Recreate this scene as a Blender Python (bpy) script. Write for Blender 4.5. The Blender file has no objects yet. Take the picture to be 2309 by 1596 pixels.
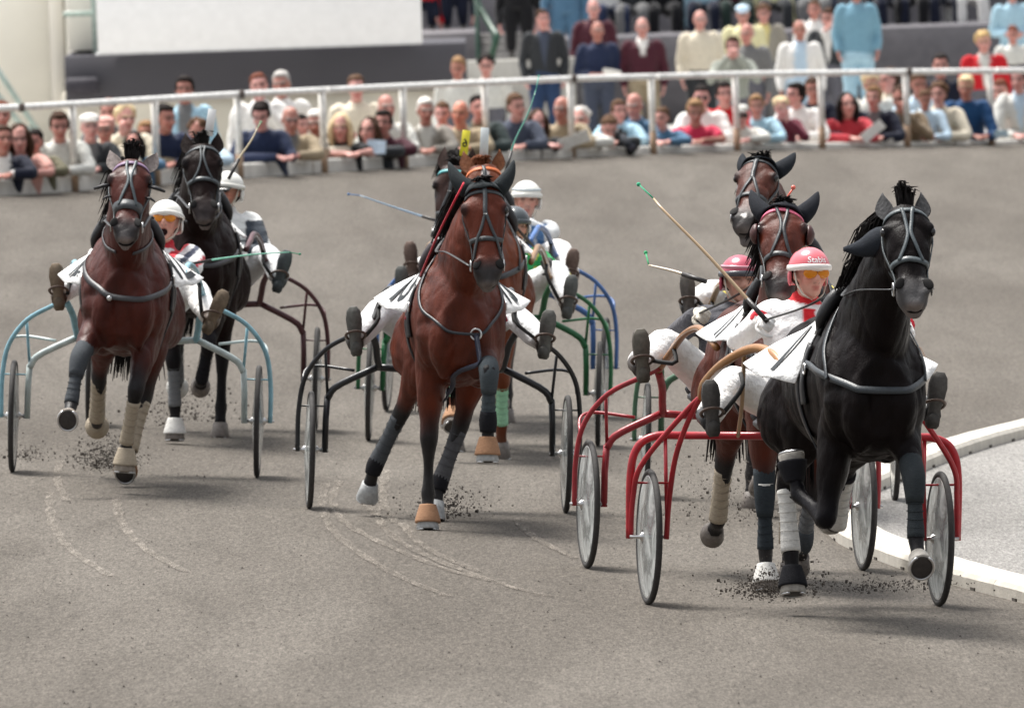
import bpy, math, random
import numpy as np
from mathutils import Vector, Matrix
from mathutils.bvhtree import BVHTree

random.seed(7); RNG = np.random.RandomState(7)
SC = bpy.context.scene
COL = SC.collection
rad = math.radians

# ------------------------------------------------------------------ camera
F = 27600.0; VW, VH = 2309.0, 1596.0; CX, CY = VW / 2, VH / 2
CAM = np.array([0.0, 0.0, 4.0]); PITCH = 0.0449; ROLL = rad(2.0)
_f = np.array([0, math.cos(PITCH), -math.sin(PITCH)])
_r0 = np.array([1.0, 0, 0]); _u0 = np.array([0, math.sin(PITCH), math.cos(PITCH)])
_u = _u0 * math.cos(ROLL) + _r0 * math.sin(ROLL)
_r = _r0 * math.cos(ROLL) - _u0 * math.sin(ROLL)
cd = bpy.data.cameras.new("camera"); cam = bpy.data.objects.new("camera", cd); COL.objects.link(cam)
cam.matrix_world = Matrix(((_r[0], _u[0], -_f[0], CAM[0]), (_r[1], _u[1], -_f[1], CAM[1]), (_r[2], _u[2], -_f[2], CAM[2]), (0, 0, 0, 1)))
cd.sensor_width = 36.0; cd.lens = F / VW * 36.0; cd.clip_start = 1.0; cd.clip_end = 1500.0
cd.dof.use_dof = True; cd.dof.focus_distance = 63.5; cd.dof.aperture_fstop = 9.0
SC.camera = cam

# ------------------------------------------------------------------ sky, sun, exposure
SUN_EL, SUN_AZ = rad(66), rad(318)
wd = bpy.data.worlds.new("World"); SC.world = wd; wd.use_nodes = True
wn = wd.node_tree; bg = wn.nodes["Background"]
sky = wn.nodes.new("ShaderNodeTexSky"); sky.sky_type = 'NISHITA'; sky.sun_disc = False
sky.sun_elevation = SUN_EL; sky.sun_rotation = SUN_AZ; sky.dust_density = 3.0; sky.air_density = 1.0
hs = wn.nodes.new("ShaderNodeHueSaturation"); hs.inputs["Saturation"].default_value = 0.18
wn.links.new(sky.outputs[0], hs.inputs["Color"])
# overcast: the cloud layer is brighter overhead than at the horizon
geo = wn.nodes.new("ShaderNodeTexCoord"); sx = wn.nodes.new("ShaderNodeSeparateXYZ"); wn.links.new(geo.outputs["Generated"], sx.inputs[0])
mrw = wn.nodes.new("ShaderNodeMapRange"); mrw.inputs[1].default_value = 0; mrw.inputs[2].default_value = 1; mrw.inputs[3].default_value = .46; mrw.inputs[4].default_value = 1.25
wn.links.new(sx.outputs[2], mrw.inputs[0]); vm = wn.nodes.new("ShaderNodeVectorMath"); vm.operation = 'SCALE'
wn.links.new(hs.outputs[0], vm.inputs[0]); wn.links.new(mrw.outputs[0], vm.inputs["Scale"]); wn.links.new(vm.outputs[0], bg.inputs[0])
bg.inputs[1].default_value = 0.102
sd = bpy.data.lights.new("sun", 'SUN'); sun = bpy.data.objects.new("sun", sd); COL.objects.link(sun)
sd.energy = 2.3; sd.angle = rad(22); sd.color = (1.0, 0.96, 0.90)
_sv = Vector((math.sin(SUN_AZ) * math.cos(SUN_EL), math.cos(SUN_AZ) * math.cos(SUN_EL), math.sin(SUN_EL)))
sun.rotation_euler = (-_sv).to_track_quat('-Z', 'Y').to_euler()
SC.view_settings.view_transform = 'Standard'; SC.view_settings.look = 'None'
SC.view_settings.exposure = 1.38; SC.view_settings.gamma = 1.0

def at(px, py, d):
    return CAM + _f * d + _r * ((px - CX) / F * d) - _u * ((py - CY) / F * d)
def proj(p):
    q = np.asarray(p) - CAM; d = q @ _f
    return CX + (q @ _r) / d * F, CY - (q @ _u) / d * F, d

# ------------------------------------------------------------------ rigs (one horse, sulky, driver each): image centre of the axle's ground line, scale px/m, heading
RIGS = {1: (1790, 1368, 443, 8.3), 7: (1635, 1264, 420, 8), 2: (987, 1166, 386, 3), 3: (303, 1062, 368, -0.5),
        8: (1735, 1082, 375, 1), 4: (456, 980, 340, -.5), 5: (1090, 1030, 345, -1), 6: (1117, 955, 328, -4)}
# ------------------------------------------------------------------ ground height
WALLPX = [(-700, 478, 114), (0, 437, 119), (180, 421, 121), (550, 399, 125.5), (900, 379, 129.5), (1290, 358, 134), (1700, 341, 138), (2309, 324, 143), (2900, 312, 147)]
_A = []
for k, (x, y, s, yaw) in RIGS.items():
    d = F / s; hw = 0.75 * s * math.cos(rad(yaw))
    for sg in (-1, 1):
        _A.append((at(x + sg * hw, y + sg * 0.060 * hw, d + sg * 0.75 * math.sin(rad(yaw))), 1.0 if k in (1, 2, 3, 7) else 0.5))
for x, y, d in WALLPX:
    _A.append((at(x, y, d), 1.2))
def _feat(x, y):
    x = np.asarray(x, float); y = np.asarray(y, float)
    t = (y - 62) / 80; X = np.clip(x, -9, 9) / 5
    return np.stack([np.ones_like(t), X, t, X * t, t * t, X * X * 0.5 * t, t * t * t], -1)
_Y = np.array([a[0] for a in _A]); _w = np.array([a[1] for a in _A])
_M = _feat(_Y[:, 0], _Y[:, 1]); _lam = np.diag([0, 0, 0, .05, .05, .3, .2])
_cof = np.linalg.solve((_M * _w[:, None]).T @ _M + _lam * .3, (_M * _w[:, None]).T @ _Y[:, 2])
def gz(x, y):
    return _feat(x, np.clip(y, 46, 160)) @ _cof
def ground_hit(px, py):
    a, b = 40.0, 170.0
    for _ in range(50):
        m = (a + b) / 2; p = at(px, py, m)
        if p[2] > gz(p[0], p[1]): a = m
        else: b = m
    return at(px, py, a)

# ------------------------------------------------------------------ helpers
def tag(o, label=None, cat=None, group=None, kind=None):
    if label: o["label"] = label
    if cat: o["category"] = cat
    if group: o["group"] = group
    if kind: o["kind"] = kind
    return o
def empty(name, M=None):
    o = bpy.data.objects.new(name, None); COL.objects.link(o); o.empty_display_size = 0.2
    if M is not None: o.matrix_world = M
    return o
def spl(pts, n):
    """Catmull-Rom through rows of pts (any width)."""
    P = np.asarray(pts, float)
    if len(P) < 3:
        t = np.linspace(0, 1, n)[:, None]; return P[0] * (1 - t) + P[-1] * t
    Q = np.vstack([2 * P[0] - P[1], P, 2 * P[-1] - P[-2]])
    out = []
    for u in np.linspace(0, len(P) - 1, n):
        i = min(int(u), len(P) - 2); t = u - i
        a, b, c, d = Q[i], Q[i + 1], Q[i + 2], Q[i + 3]
        out.append(.5 * (2 * b + (c - a) * t + (2 * a - 5 * b + 4 * c - d) * t * t + (3 * b - a - 3 * c + d) * t ** 3))
    return np.array(out)
class MB:
    def __init__(s): s.v = []; s.f = []
    def add(s, vs, fs):
        o = len(s.v); s.v.extend([tuple(map(float, q)) for q in vs]); s.f.extend([tuple(i + o for i in q) for q in fs]); return s
    def rings(s, R, cap=True, closed=False):
        n = len(R[0]); m = len(R); o = len(s.v)
        for r in R: s.v.extend([tuple(map(float, q)) for q in r])
        for i in range(m if closed else m - 1):
            a, b = o + i * n, o + ((i + 1) % m) * n
            for j in range(n):
                k = (j + 1) % n; s.f.append((a + j, a + k, b + k, b + j))
        if cap and not closed:
            s.f.append(tuple(o + j for j in reversed(range(n)))); s.f.append(tuple(o + (m - 1) * n + j for j in range(n)))
        return s
    def tube(s, pts, rad_, n=8, res=None, side=(1, 0, 0), cap=True, closed=False, pw=2.0):
        """rad_: scalar, list of scalars, or list of (along side, across)."""
        P = np.asarray(pts, float)
        r = np.asarray(rad_, float)
        if r.ndim == 0: r = np.full((len(P), 2), float(r))
        elif r.ndim == 1: r = np.stack([r, r], 1)
        if res:
            Q = spl(np.hstack([P, r]), res); P, r = Q[:, :3], np.maximum(Q[:, 3:], 1e-4)
        R = []; side = np.asarray(side, float); N = len(P); prev = None
        for i in range(N):
            if closed: t = P[(i + 1) % N] - P[i - 1]
            else: t = P[min(i + 1, N - 1)] - P[max(i - 1, 0)]
            t = t / (np.linalg.norm(t) + 1e-12)
            sd_ = prev if prev is not None else side
            a = sd_ - t * (sd_ @ t)
            if np.linalg.norm(a) < .15 and prev is None:
                q = np.array([0, 0, 1.0]) if abs(t[2]) < .8 else np.array([0, 1.0, 0]); a = q - t * (q @ t)
            a /= np.linalg.norm(a) + 1e-12; b = np.cross(t, a); prev = a
            th = np.arange(n) * 2 * math.pi / n; c, sn = np.cos(th), np.sin(th)
            if pw != 2.0:
                c = np.sign(c) * np.abs(c) ** (2 / pw); sn = np.sign(sn) * np.abs(sn) ** (2 / pw)
            R.append(P[i] + np.outer(c * r[i, 0], a) + np.outer(sn * r[i, 1], b))
        return s.rings(R, cap, closed)
    def ell(s, c, r, nu=14, nv=9, rot=None):
        r = (r, r, r) if np.isscalar(r) else r
        R = []
        for i in range(nv + 1):
            ph = math.pi * (i + .02) / (nv + .04); th = np.arange(nu) * 2 * math.pi / nu
            q = np.stack([np.cos(th) * math.sin(ph) * r[0], np.sin(th) * math.sin(ph) * r[1], np.full(nu, -math.cos(ph) * r[2])], 1)
            if rot is not None: q = q @ np.asarray(rot).T
            R.append(q + np.asarray(c, float))
        return s.rings(R)
    def box(s, c, sz, rot=None, bev=0.0):
        c = np.asarray(c, float); h = np.asarray(sz, float) / 2
        b = min(bev, h.min() * .9)
        def ring(z, ix):
            x, y = h[0] - ix, h[1] - ix
            return [(-x + b, -y, z), (x - b, -y, z), (x, -y + b, z), (x, y - b, z), (x - b, y, z), (-x + b, y, z), (-x, y - b, z), (-x, -y + b, z)]
        if b > 0:
            R = [ring(-h[2], b), ring(-h[2] + b, 0), ring(h[2] - b, 0), ring(h[2], b)]
        else:
            R = [[(-h[0], -h[1], z), (h[0], -h[1], z), (h[0], h[1], z), (-h[0], h[1], z)] for z in (-h[2], h[2])]
        R = [np.array(q, float) for q in R]
        if rot is not None: R = [q @ np.asarray(rot).T for q in R]
        return s.rings([q + c for q in R])
    def ribbon(s, P, N, w, th, closed=False):
        P = np.asarray(P, float); N = np.asarray(N, float); R = []
        n = len(P)
        for i in range(n):
            t = (P[(i + 1) % n] - P[i - 1]) if closed else P[min(i + 1, n - 1)] - P[max(i - 1, 0)]
            t = t / (np.linalg.norm(t) + 1e-12); b = np.cross(t, N[i]); b /= np.linalg.norm(b) + 1e-12
            R.append([P[i] - b * w / 2, P[i] - b * w / 2 + N[i] * th, P[i] + b * w / 2 + N[i] * th, P[i] + b * w / 2])
        return s.rings([np.array(q) for q in R], cap=not closed, closed=closed)
    def mesh(s, name, smooth=True):
        me = bpy.data.meshes.new(name); me.from_pydata(s.v, [], s.f)
        me.polygons.foreach_set("use_smooth", [smooth] * len(me.polygons)); me.update(); return me
def link(name, me, mat=None, parent=None, color=None):
    o = bpy.data.objects.new(name, me); COL.objects.link(o)
    if mat is not None:
        me.materials.clear(); me.materials.append(mat)
    if parent is not None: o.parent = parent
    if color is not None: o.color = (*color, 1)
    return o
def ob(name, mb, mat, parent=None, color=None, smooth=True):
    return link(name, mb.mesh(name, smooth), mat, parent, color)
TSC = bpy.data.scenes.new("workbench_scene")
def evaluated_mesh(o):
    """modifiers and text are turned into meshes in an empty side scene (removed at the end), which keeps this fast"""
    with bpy.context.temp_override(scene=TSC, view_layer=TSC.view_layers[0]):
        dg = bpy.context.evaluated_depsgraph_get(); return bpy.data.meshes.new_from_object(o.evaluated_get(dg))
def remesh(mb, voxel, it=4, name="m", dec=None):
    me = mb.mesh(name); o = bpy.data.objects.new("tmp", me); TSC.collection.objects.link(o)
    m = o.modifiers.new("r", 'REMESH'); m.mode = 'VOXEL'; m.voxel_size = voxel; m.use_smooth_shade = True
    if it:
        m2 = o.modifiers.new("s", 'SMOOTH'); m2.factor = .5; m2.iterations = it
    if dec:
        m3 = o.modifiers.new("d", 'DECIMATE'); m3.ratio = dec
    out = evaluated_mesh(o); out.name = name
    bpy.data.objects.remove(o); bpy.data.meshes.remove(me)
    return out
def coords(me):
    a = np.empty(len(me.vertices) * 3, np.float32); me.vertices.foreach_get("co", a); return a.reshape(-1, 3).astype(float)
def setco(me, a):
    me.vertices.foreach_set("co", a.astype(np.float32).ravel()); me.update()
def normals(me):
    a = np.empty(len(me.vertices) * 3, np.float32); me.vertex_normals.foreach_get("vector", a); return a.reshape(-1, 3).astype(float)
def vcol(me, c):
    at_ = me.color_attributes.new("Col", 'FLOAT_COLOR', 'POINT')
    at_.data.foreach_set("color", np.hstack([c, np.ones((len(c), 1))]).astype(np.float32).ravel())
def sstep(x, a, b):
    t = np.clip((x - a) / (b - a), 0, 1); return t * t * (3 - 2 * t)
def wob(p, f, seed=0):
    """cheap smooth noise for positions, about -1..1"""
    r = np.random.RandomState(seed); o = np.zeros(len(p))
    for k in range(5):
        d = r.normal(size=3); d /= np.linalg.norm(d); o += np.sin(p @ d * f * (1 + .35 * k) + r.uniform(0, 6.28)) / (1 + .25 * k)
    return o / 2.6
def srgb(r, g, b):
    return tuple(((c / 255) / 12.92 if c < 11 else ((c / 255 + .055) / 1.055) ** 2.4) for c in (r, g, b))
def rotm(rx=0, ry=0, rz=0):
    return np.array(Matrix.Rotation(rz, 3, 'Z') @ Matrix.Rotation(ry, 3, 'Y') @ Matrix.Rotation(rx, 3, 'X'))
def nrm(v):
    v = np.asarray(v, float); return v / (np.linalg.norm(v) + 1e-12)

# ------------------------------------------------------------------ materials
def mat(name, src='oc', rough=.6, spec=.4, nscale=30, namt=.15, bump=0.0, bscale=60, metal=0, coat=0, sheen=0, base=None, alpha=1, stretch=None, bdist=.01, sss=0, rvar=0):
    m = bpy.data.materials.new(name); m.use_nodes = True; nt = m.node_tree; N = nt.nodes; Lk = nt.links
    b = N["Principled BSDF"]
    b.inputs["Roughness"].default_value = rough; b.inputs["Specular IOR Level"].default_value = spec
    b.inputs["Metallic"].default_value = metal; b.inputs["Coat Weight"].default_value = coat; b.inputs["Coat Roughness"].default_value = .15
    b.inputs["Sheen Weight"].default_value = sheen; b.inputs["Alpha"].default_value = alpha
    if sss:
        b.inputs["Subsurface Weight"].default_value = sss; b.inputs["Subsurface Radius"].default_value = (.02, .008, .005)
    tc = N.new("ShaderNodeTexCoord"); vec = tc.outputs["Object"]
    if stretch:
        mp = N.new("ShaderNodeMapping"); mp.inputs["Scale"].default_value = stretch; Lk.new(vec, mp.inputs[0]); vec = mp.outputs[0]
    nz = N.new("ShaderNodeTexNoise"); nz.inputs["Scale"].default_value = nscale; nz.inputs["Detail"].default_value = 5; Lk.new(vec, nz.inputs["Vector"])
    if rvar:
        nr = N.new("ShaderNodeTexNoise"); nr.inputs["Scale"].default_value = 9; nr.inputs["Detail"].default_value = 7; Lk.new(vec, nr.inputs["Vector"])
        rr = N.new("ShaderNodeMapRange"); rr.inputs[1].default_value = .3; rr.inputs[2].default_value = .7; rr.inputs[3].default_value = rough - rvar; rr.inputs[4].default_value = rough + rvar
        Lk.new(nr.outputs[0], rr.inputs[0]); Lk.new(rr.outputs[0], b.inputs["Roughness"])
    if src == 'oc':
        oi = N.new("ShaderNodeObjectInfo"); c = oi.outputs["Color"]
    elif src == 'vc':
        va = N.new("ShaderNodeVertexColor"); va.layer_name = "Col"; c = va.outputs["Color"]
    else:
        rg = N.new("ShaderNodeRGB"); rg.outputs[0].default_value = (*base, 1); c = rg.outputs[0]
    mr = N.new("ShaderNodeMapRange"); mr.inputs["From Min"].default_value = .25; mr.inputs["From Max"].default_value = .75
    mr.inputs["To Min"].default_value = 1 - namt; mr.inputs["To Max"].default_value = 1 + namt; Lk.new(nz.outputs[0], mr.inputs[0])
    mx = N.new("ShaderNodeVectorMath"); mx.operation = 'SCALE'; Lk.new(c, mx.inputs[0]); Lk.new(mr.outputs[0], mx.inputs["Scale"])
    Lk.new(mx.outputs[0], b.inputs["Base Color"])
    if bump:
        n2 = N.new("ShaderNodeTexNoise"); n2.inputs["Scale"].default_value = bscale; n2.inputs["Detail"].default_value = 4; Lk.new(vec, n2.inputs["Vector"])
        bp = N.new("ShaderNodeBump"); bp.inputs["Strength"].default_value = bump; bp.inputs["Distance"].default_value = bdist
        Lk.new(n2.outputs[0], bp.inputs["Height"]); Lk.new(bp.outputs[0], b.inputs["Normal"])
    return m
MAT = dict(
    coat=mat("horse_coat", 'vc', .46, .22, 14, .36, .5, 150, stretch=(1, 1, .35), bdist=.006, rvar=.16),
    coatblack=mat("black_horse_coat", 'vc', .42, .07, 14, .36, .5, 150, stretch=(1, 1, .35), bdist=.006, rvar=.16),
    hair=mat("hair", 'oc', .75, .12, 60, .4, .6, 110, stretch=(1, 1, .3)),
    leather=mat("leather", 'oc', .42, .45, 80, .25, .2, 160),
    cloth=mat("cloth", 'oc', .85, .2, 25, .10, .6, 22, sheen=.15, bdist=.03),
    clothv=mat("cloth_pattern", 'vc', .8, .2, 25, .06, .55, 22, sheen=.1, bdist=.03),
    skin=mat("skin", 'vc', .5, .35, 40, .07, sss=.12),
    paint=mat("tube_paint", 'oc', .30, .5, 14, .26, .08, 60),
    wood=mat("varnished_wood", 'oc', .3, .5, 30, .3, coat=.3, stretch=(12, 1.5, 12)),
    rubber=mat("rubber", 'oc', .75, .25, 50, .25, .2, 200),
    hoof=mat("hoof_horn", 'oc', .55, .35, 45, .3, .2, 70),
    wrap=mat("bandage", 'oc', .85, .2, 60, .16, .5, 120, stretch=(1, 1, 3)),
    metal=mat("metal", 'fix', .3, .5, 40, .1, metal=1, base=(.55, .55, .55)),
    concrete=mat("concrete", 'oc', .85, .25, 6, .16, .4, 60),
    render=mat("wall_render", 'oc', .9, .2, 1.2, .05, .15, 30),
    gloss=mat("gloss_shell", 'oc', .22, .5, 10, .04, coat=.3),
    eye=mat("eye_gloss", 'oc', .08, .6, 10, .05),
    print_=mat("print_ink", 'oc', .7, .2, 30, .08),
)
def disc_mat():
    m = bpy.data.materials.new("wheel_cover_plastic"); m.use_nodes = True; nt = m.node_tree; N = nt.nodes; Lk = nt.links
    b = N["Principled BSDF"]; b.inputs["Roughness"].default_value = .16; b.inputs["Specular IOR Level"].default_value = .7
    tc = N.new("ShaderNodeTexCoord"); gr = N.new("ShaderNodeTexNoise"); gr.inputs["Scale"].default_value = 3.6; gr.inputs["Detail"].default_value = 3; gr.inputs["Distortion"].default_value = 2.6
    Lk.new(tc.outputs["Object"], gr.inputs["Vector"])
    cr = N.new("ShaderNodeValToRGB"); cr.color_ramp.elements[0].color = (.20, .22, .22, 1); cr.color_ramp.elements[1].color = (.62, .65, .64, 1)  # marbled plastic; its sheen streaks are painted into the base colour
    cr.color_ramp.elements[0].position = .40; cr.color_ramp.elements[1].position = .62
    Lk.new(gr.outputs[0], cr.inputs[0]); Lk.new(cr.outputs[0], b.inputs["Base Color"])
    b.inputs["Alpha"].default_value = .80
    return m
MAT['disc'] = disc_mat()
def goggle_mat():
    m = bpy.data.materials.new("amber_lens"); m.use_nodes = True; b = m.node_tree.nodes["Principled BSDF"]
    b.inputs["Base Color"].default_value = (.75, .26, .01, 1); b.inputs["Roughness"].default_value = .08; b.inputs["Alpha"].default_value = .72
    return m
MAT['lens'] = goggle_mat()
def ground_mat(name, c1, c2, c3, specks=True, lines=False):
    m = bpy.data.materials.new(name); m.use_nodes = True; nt = m.node_tree; N = nt.nodes; Lk = nt.links
    b = N["Principled BSDF"]; b.inputs["Roughness"].default_value = .95; b.inputs["Specular IOR Level"].default_value = .15
    g = N.new("ShaderNodeNewGeometry"); pos = g.outputs["Position"]
    def noise(sc, det, stretch=None, dist=0):
        v = pos
        if stretch:
            mp = N.new("ShaderNodeMapping"); mp.inputs["Scale"].default_value = stretch; Lk.new(v, mp.inputs[0]); v = mp.outputs[0]
        n = N.new("ShaderNodeTexNoise"); n.inputs["Scale"].default_value = sc; n.inputs["Detail"].default_value = det; n.inputs["Distortion"].default_value = dist
        Lk.new(v, n.inputs["Vector"]); return n.outputs[0]
    def mixc(f, a, bb):
        q = N.new("ShaderNodeMix"); q.data_type = 'RGBA'; Lk.new(f, q.inputs[0])
        for i, z in ((6, a), (7, bb)):
            if isinstance(z, tuple): q.inputs[i].default_value = (*z, 1)
            else: Lk.new(z, q.inputs[i])
        return q.outputs[2]
    def rng(f, a, bb, o0=0, o1=1):
        q = N.new("ShaderNodeMapRange"); q.inputs[1].default_value = a; q.inputs[2].default_value = bb; q.inputs[3].default_value = o0; q.inputs[4].default_value = o1
        Lk.new(f, q.inputs[0]); return q.outputs[0]
    col = mixc(rng(noise(.55, 5, (1, .16, 1), .4), .38, .62), c1, c2)
    col = mixc(rng(noise(2.2, 6, (1, .10, 1), .6), .43, .70, 0, .5), col, c3)
    fine = noise(46, 6, (1, .10, 1)); vf = noise(110, 3, (1, .085, 1))
    q = N.new("ShaderNodeVectorMath"); q.operation = 'SCALE'; Lk.new(col, q.inputs[0]); Lk.new(rng(fine, .28, .72, .78, 1.22), q.inputs["Scale"]); col = q.outputs[0]
    q = N.new("ShaderNodeVectorMath"); q.operation = 'SCALE'; Lk.new(col, q.inputs[0]); Lk.new(rng(vf, .25, .75, .62, 1.38), q.inputs["Scale"]); col = q.outputs[0]
    if specks:
        dk = noise(24, 3, (1, .12, 1)); col = mixc(rng(dk, .66, .74, 0, .5), col, (.05, .042, .036))
    Lk.new(col, b.inputs["Base Color"])
    bp = N.new("ShaderNodeBump"); bp.inputs["Strength"].default_value = .7; bp.inputs["Distance"].default_value = .03
    Lk.new(noise(20, 8, (1, .4, 1)), bp.inputs["Height"]); Lk.new(bp.outputs[0], b.inputs["Normal"])
    return m
MAT['track'] = ground_mat("track_sand", (.091, .0805, .069), (.119, .107, .093), (.069, .061, .052))
MAT['infield'] = ground_mat("infield_gravel", (.20, .193, .183), (.26, .252, .238), (.135, .130, .122))

# ------------------------------------------------------------------ track, infield, kerb, wall
_wp = np.array([at(*q) for q in WALLPX])
def wall_y(x):
    return np.interp(x, _wp[:, 0], _wp[:, 1])
def wall_z(x):
    return gz(x, wall_y(x))
def make_track():
    nx, ny = 150, 220; mb = MB()
    xs = np.concatenate([np.linspace(-60, -9, 25, endpoint=False), np.linspace(-9, 9, 100), np.linspace(9, 60, 26)[1:]])
    nx = len(xs); V = []
    vs = np.linspace(0, 1, ny)
    for v in vs:
        y = 15 + (wall_y(xs) + .12 - 15) * v
        z = gz(xs, y)
        p = np.stack([xs, y, z], 1)
        V.append(p)
    V = np.vstack(V); Fc = []
    for j in range(ny - 1):
        for i in range(nx - 1):
            a = j * nx + i; Fc.append((a, a + 1, a + nx + 1, a + nx))
    mb.v = [tuple(q) for q in V]; mb.f = Fc
    return tag(ob("track_ground", mb, MAT['track']), "grey brown sandy banked trotting track", "ground", kind="structure")
make_track()
def hz(x, y): return gz(x, y)
KPX = [(2900, 820), (2600, 900), (2450, 945), (2309, 981), (2197, 1010), (2089, 1046), (1990, 1088), (1908, 1128), (1890, 1168), (1935, 1222), (2030, 1264), (2154, 1306), (2309, 1347), (2478, 1388), (2800, 1455)]
kp = spl(np.array([ground_hit(*q) for q in KPX]), 260)
def make_kerb():
    root = empty("kerb"); tag(root, "whitewashed concrete block kerb curving round the infield edge", "kerb", kind="structure")
    seg = np.linalg.norm(np.diff(kp, axis=0), axis=1); s = np.concatenate([[0], np.cumsum(seg)])
    def P(u): return np.array([np.interp(u, s, kp[:, i]) for i in range(3)])
    L = 1.0; n = int(s[-1] / L)
    for i in range(n):
        a, b = i * L + .003, (i + 1) * L - .003; R = []
        for u in np.linspace(a, b, 5):
            p = P(u); t = P(min(u + .05, s[-1])) - P(max(u - .05, 0)); t = nrm(t); q = nrm(np.cross(t, (0, 0, 1)))
            j = RNG.uniform(-.0012, .0012); z0 = gz(p[0], p[1]) - .05
            prof = [(-.12, 0), (-.122, .115), (-.105, .14), (-.05, .152), (.05, .152), (.105, .14), (.122, .115), (.12, 0)]
            R.append(np.array([[p[0] + q[0] * w, p[1] + q[1] * w, z0 + h + (j if h > .1 else 0)] for w, h in prof]))
        c = RNG.uniform(.97, 1.03)
        ob("kerb_block", MB().rings(R), MAT['concrete'], root, (.52 * c, .49 * c, .435 * c), smooth=False)
        # small drain notch, dark opening at the foot of the block on the track side
        for w in (-.124, .124):
            mb = MB(); p = P((a + b) / 2); t = nrm(P((a + b) / 2 + .05) - P((a + b) / 2 - .05)); q = nrm(np.cross(t, (0, 0, 1)))
            c0 = p + q * w; c0[2] = gz(p[0], p[1]) + .012
            Rm = np.stack([t, q, (0, 0, 1)], 1); mb.box(c0 + (0, 0, -.004), (.09, .010, .028), Rm)
            ob("drain_notch", mb, MAT['concrete'], root, (.09, .08, .07), smooth=False)
make_kerb()
def make_infield():
    mb = MB(); K = kp[::4]; V = []; Fc = []; m = 14
    for i, p in enumerate(K):
        for j in range(m):
            x = p[0] + .05 + (j / (m - 1)) ** 1.6 * 40; V.append((x, p[1], gz(x, p[1]) + .012))
    for i in range(len(K) - 1):
        for j in range(m - 1):
            a = i * m + j; Fc.append((a, a + 1, a + m + 1, a + m))
    mb.v = V; mb.f = Fc
    tag(ob("infield_ground", mb, MAT['infield']), "pale gravel infield inside the white kerb", "ground", kind="structure")
make_infield()
# wheel ruts: pale raked lines left by earlier wheels
def make_ruts():
    m = MAT['track'].copy(); m.name = "rut_sand"; nt = m.node_tree; b = nt.nodes["Principled BSDF"]
    src = b.inputs["Base Color"].links[0].from_socket
    q = nt.nodes.new("ShaderNodeVectorMath"); q.operation = 'SCALE'; q.inputs["Scale"].default_value = 2.1
    for l_ in list(b.inputs["Normal"].links): nt.links.remove(l_)
    nt.links.new(src, q.inputs[0]); nt.links.new(q.outputs[0], b.inputs["Base Color"])
    nz = nt.nodes.new("ShaderNodeTexNoise"); nz.inputs["Scale"].default_value = 30; nz.inputs["Detail"].default_value = 6
    g = nt.nodes.new("ShaderNodeNewGeometry"); mp_ = nt.nodes.new("ShaderNodeMapping"); mp_.inputs["Scale"].default_value = (1, .07, 1)
    nt.links.new(g.outputs["Position"], mp_.inputs[0]); nt.links.new(mp_.outputs[0], nz.inputs["Vector"])
    mr = nt.nodes.new("ShaderNodeMapRange"); mr.inputs[1].default_value = .30; mr.inputs[2].default_value = .70; mr.inputs[3].default_value = .05; mr.inputs[4].default_value = .75
    nt.links.new(nz.outputs[0], mr.inputs[0]); nt.links.new(mr.outputs[0], b.inputs["Alpha"])
    LN = [[(735, 1090), (728, 1140), (745, 1190), (800, 1240), (900, 1300), (1010, 1345)], [(765, 1085), (750, 1130), (775, 1175), (840, 1215), (980, 1275), (1100, 1310)],
          [(840, 1100), (855, 1170), (900, 1220), (1000, 1270), (1140, 1320), (1240, 1345)], [(112, 1110), (118, 1180), (160, 1240), (250, 1300)],
          [(262, 1120), (275, 1180), (330, 1240), (420, 1290)], [(905, 1180), (960, 1235), (1080, 1290)], [(870, 1060), (865, 1130), (890, 1180)], [(1160, 1170), (1210, 1215), (1300, 1260)],
          [(135, 1040), (130, 1085), (150, 1130)], [(830, 1080), (820, 1125), (850, 1165)]]
    for k, ln in enumerate(LN):
        pts = spl(np.array([ground_hit(*q) for q in ln]), 40); V = []; Fc = []
        for i, p in enumerate(pts):
            t = nrm(pts[min(i + 1, 39)] - pts[max(i - 1, 0)]); q = nrm(np.cross(t, (0, 0, 1))); w = .026 + .006 * math.sin(i * 1.3 + k)
            for sg in (-1, 0, 1):
                a = p + q * w * sg; V.append((a[0], a[1], gz(a[0], a[1]) + .005))
        for i in range(39):
            for j in range(2): Fc.append((i * 3 + j, i * 3 + j + 1, i * 3 + j + 4, i * 3 + j + 3))
        mb = MB(); mb.v = V; mb.f = Fc
        o = ob("wheel_rut", mb, m); tag(o, "pale curved wheel rut in the sand of the track", "ground", group="wheel ruts on the track", kind="structure")
make_ruts()
# ------------------------------------------------------------------ trackside wall and rail
def wall_h(x):
    return float(np.interp(x, [-5, -2, 1.5, 5], [.16, .14, .085, .05]))
def make_wall():
    root = empty("trackside_wall"); tag(root, "low pale concrete wall along the outer edge of the track", "wall", kind="structure")
    xs = np.arange(-14, 17, 2.4)
    for a, b in zip(xs[:-1], xs[1:]):
        R = []
        for x in np.linspace(a + .006, b - .006, 4):
            y = float(wall_y(x)); z = float(gz(x, y))
            R.append(np.array([(x, y + dy, z + h) for dy, h in ((0, -1.0), (0, wall_h(x) - .02), (.02, wall_h(x)), (.26, wall_h(x)), (.28, wall_h(x) - .02), (.28, -1.0))]))
        c = RNG.uniform(.93, 1.04)
        ob("wall_section", MB().rings(R), MAT['concrete'], root, (.64 * c, .62 * c, .575 * c), smooth=False)
make_wall()
POSTPX = [-200, -15, 168, 354, 541, 732, 914, 1099, 1292, 1475, 1664, 1856, 2048, 2238, 2430]
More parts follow.
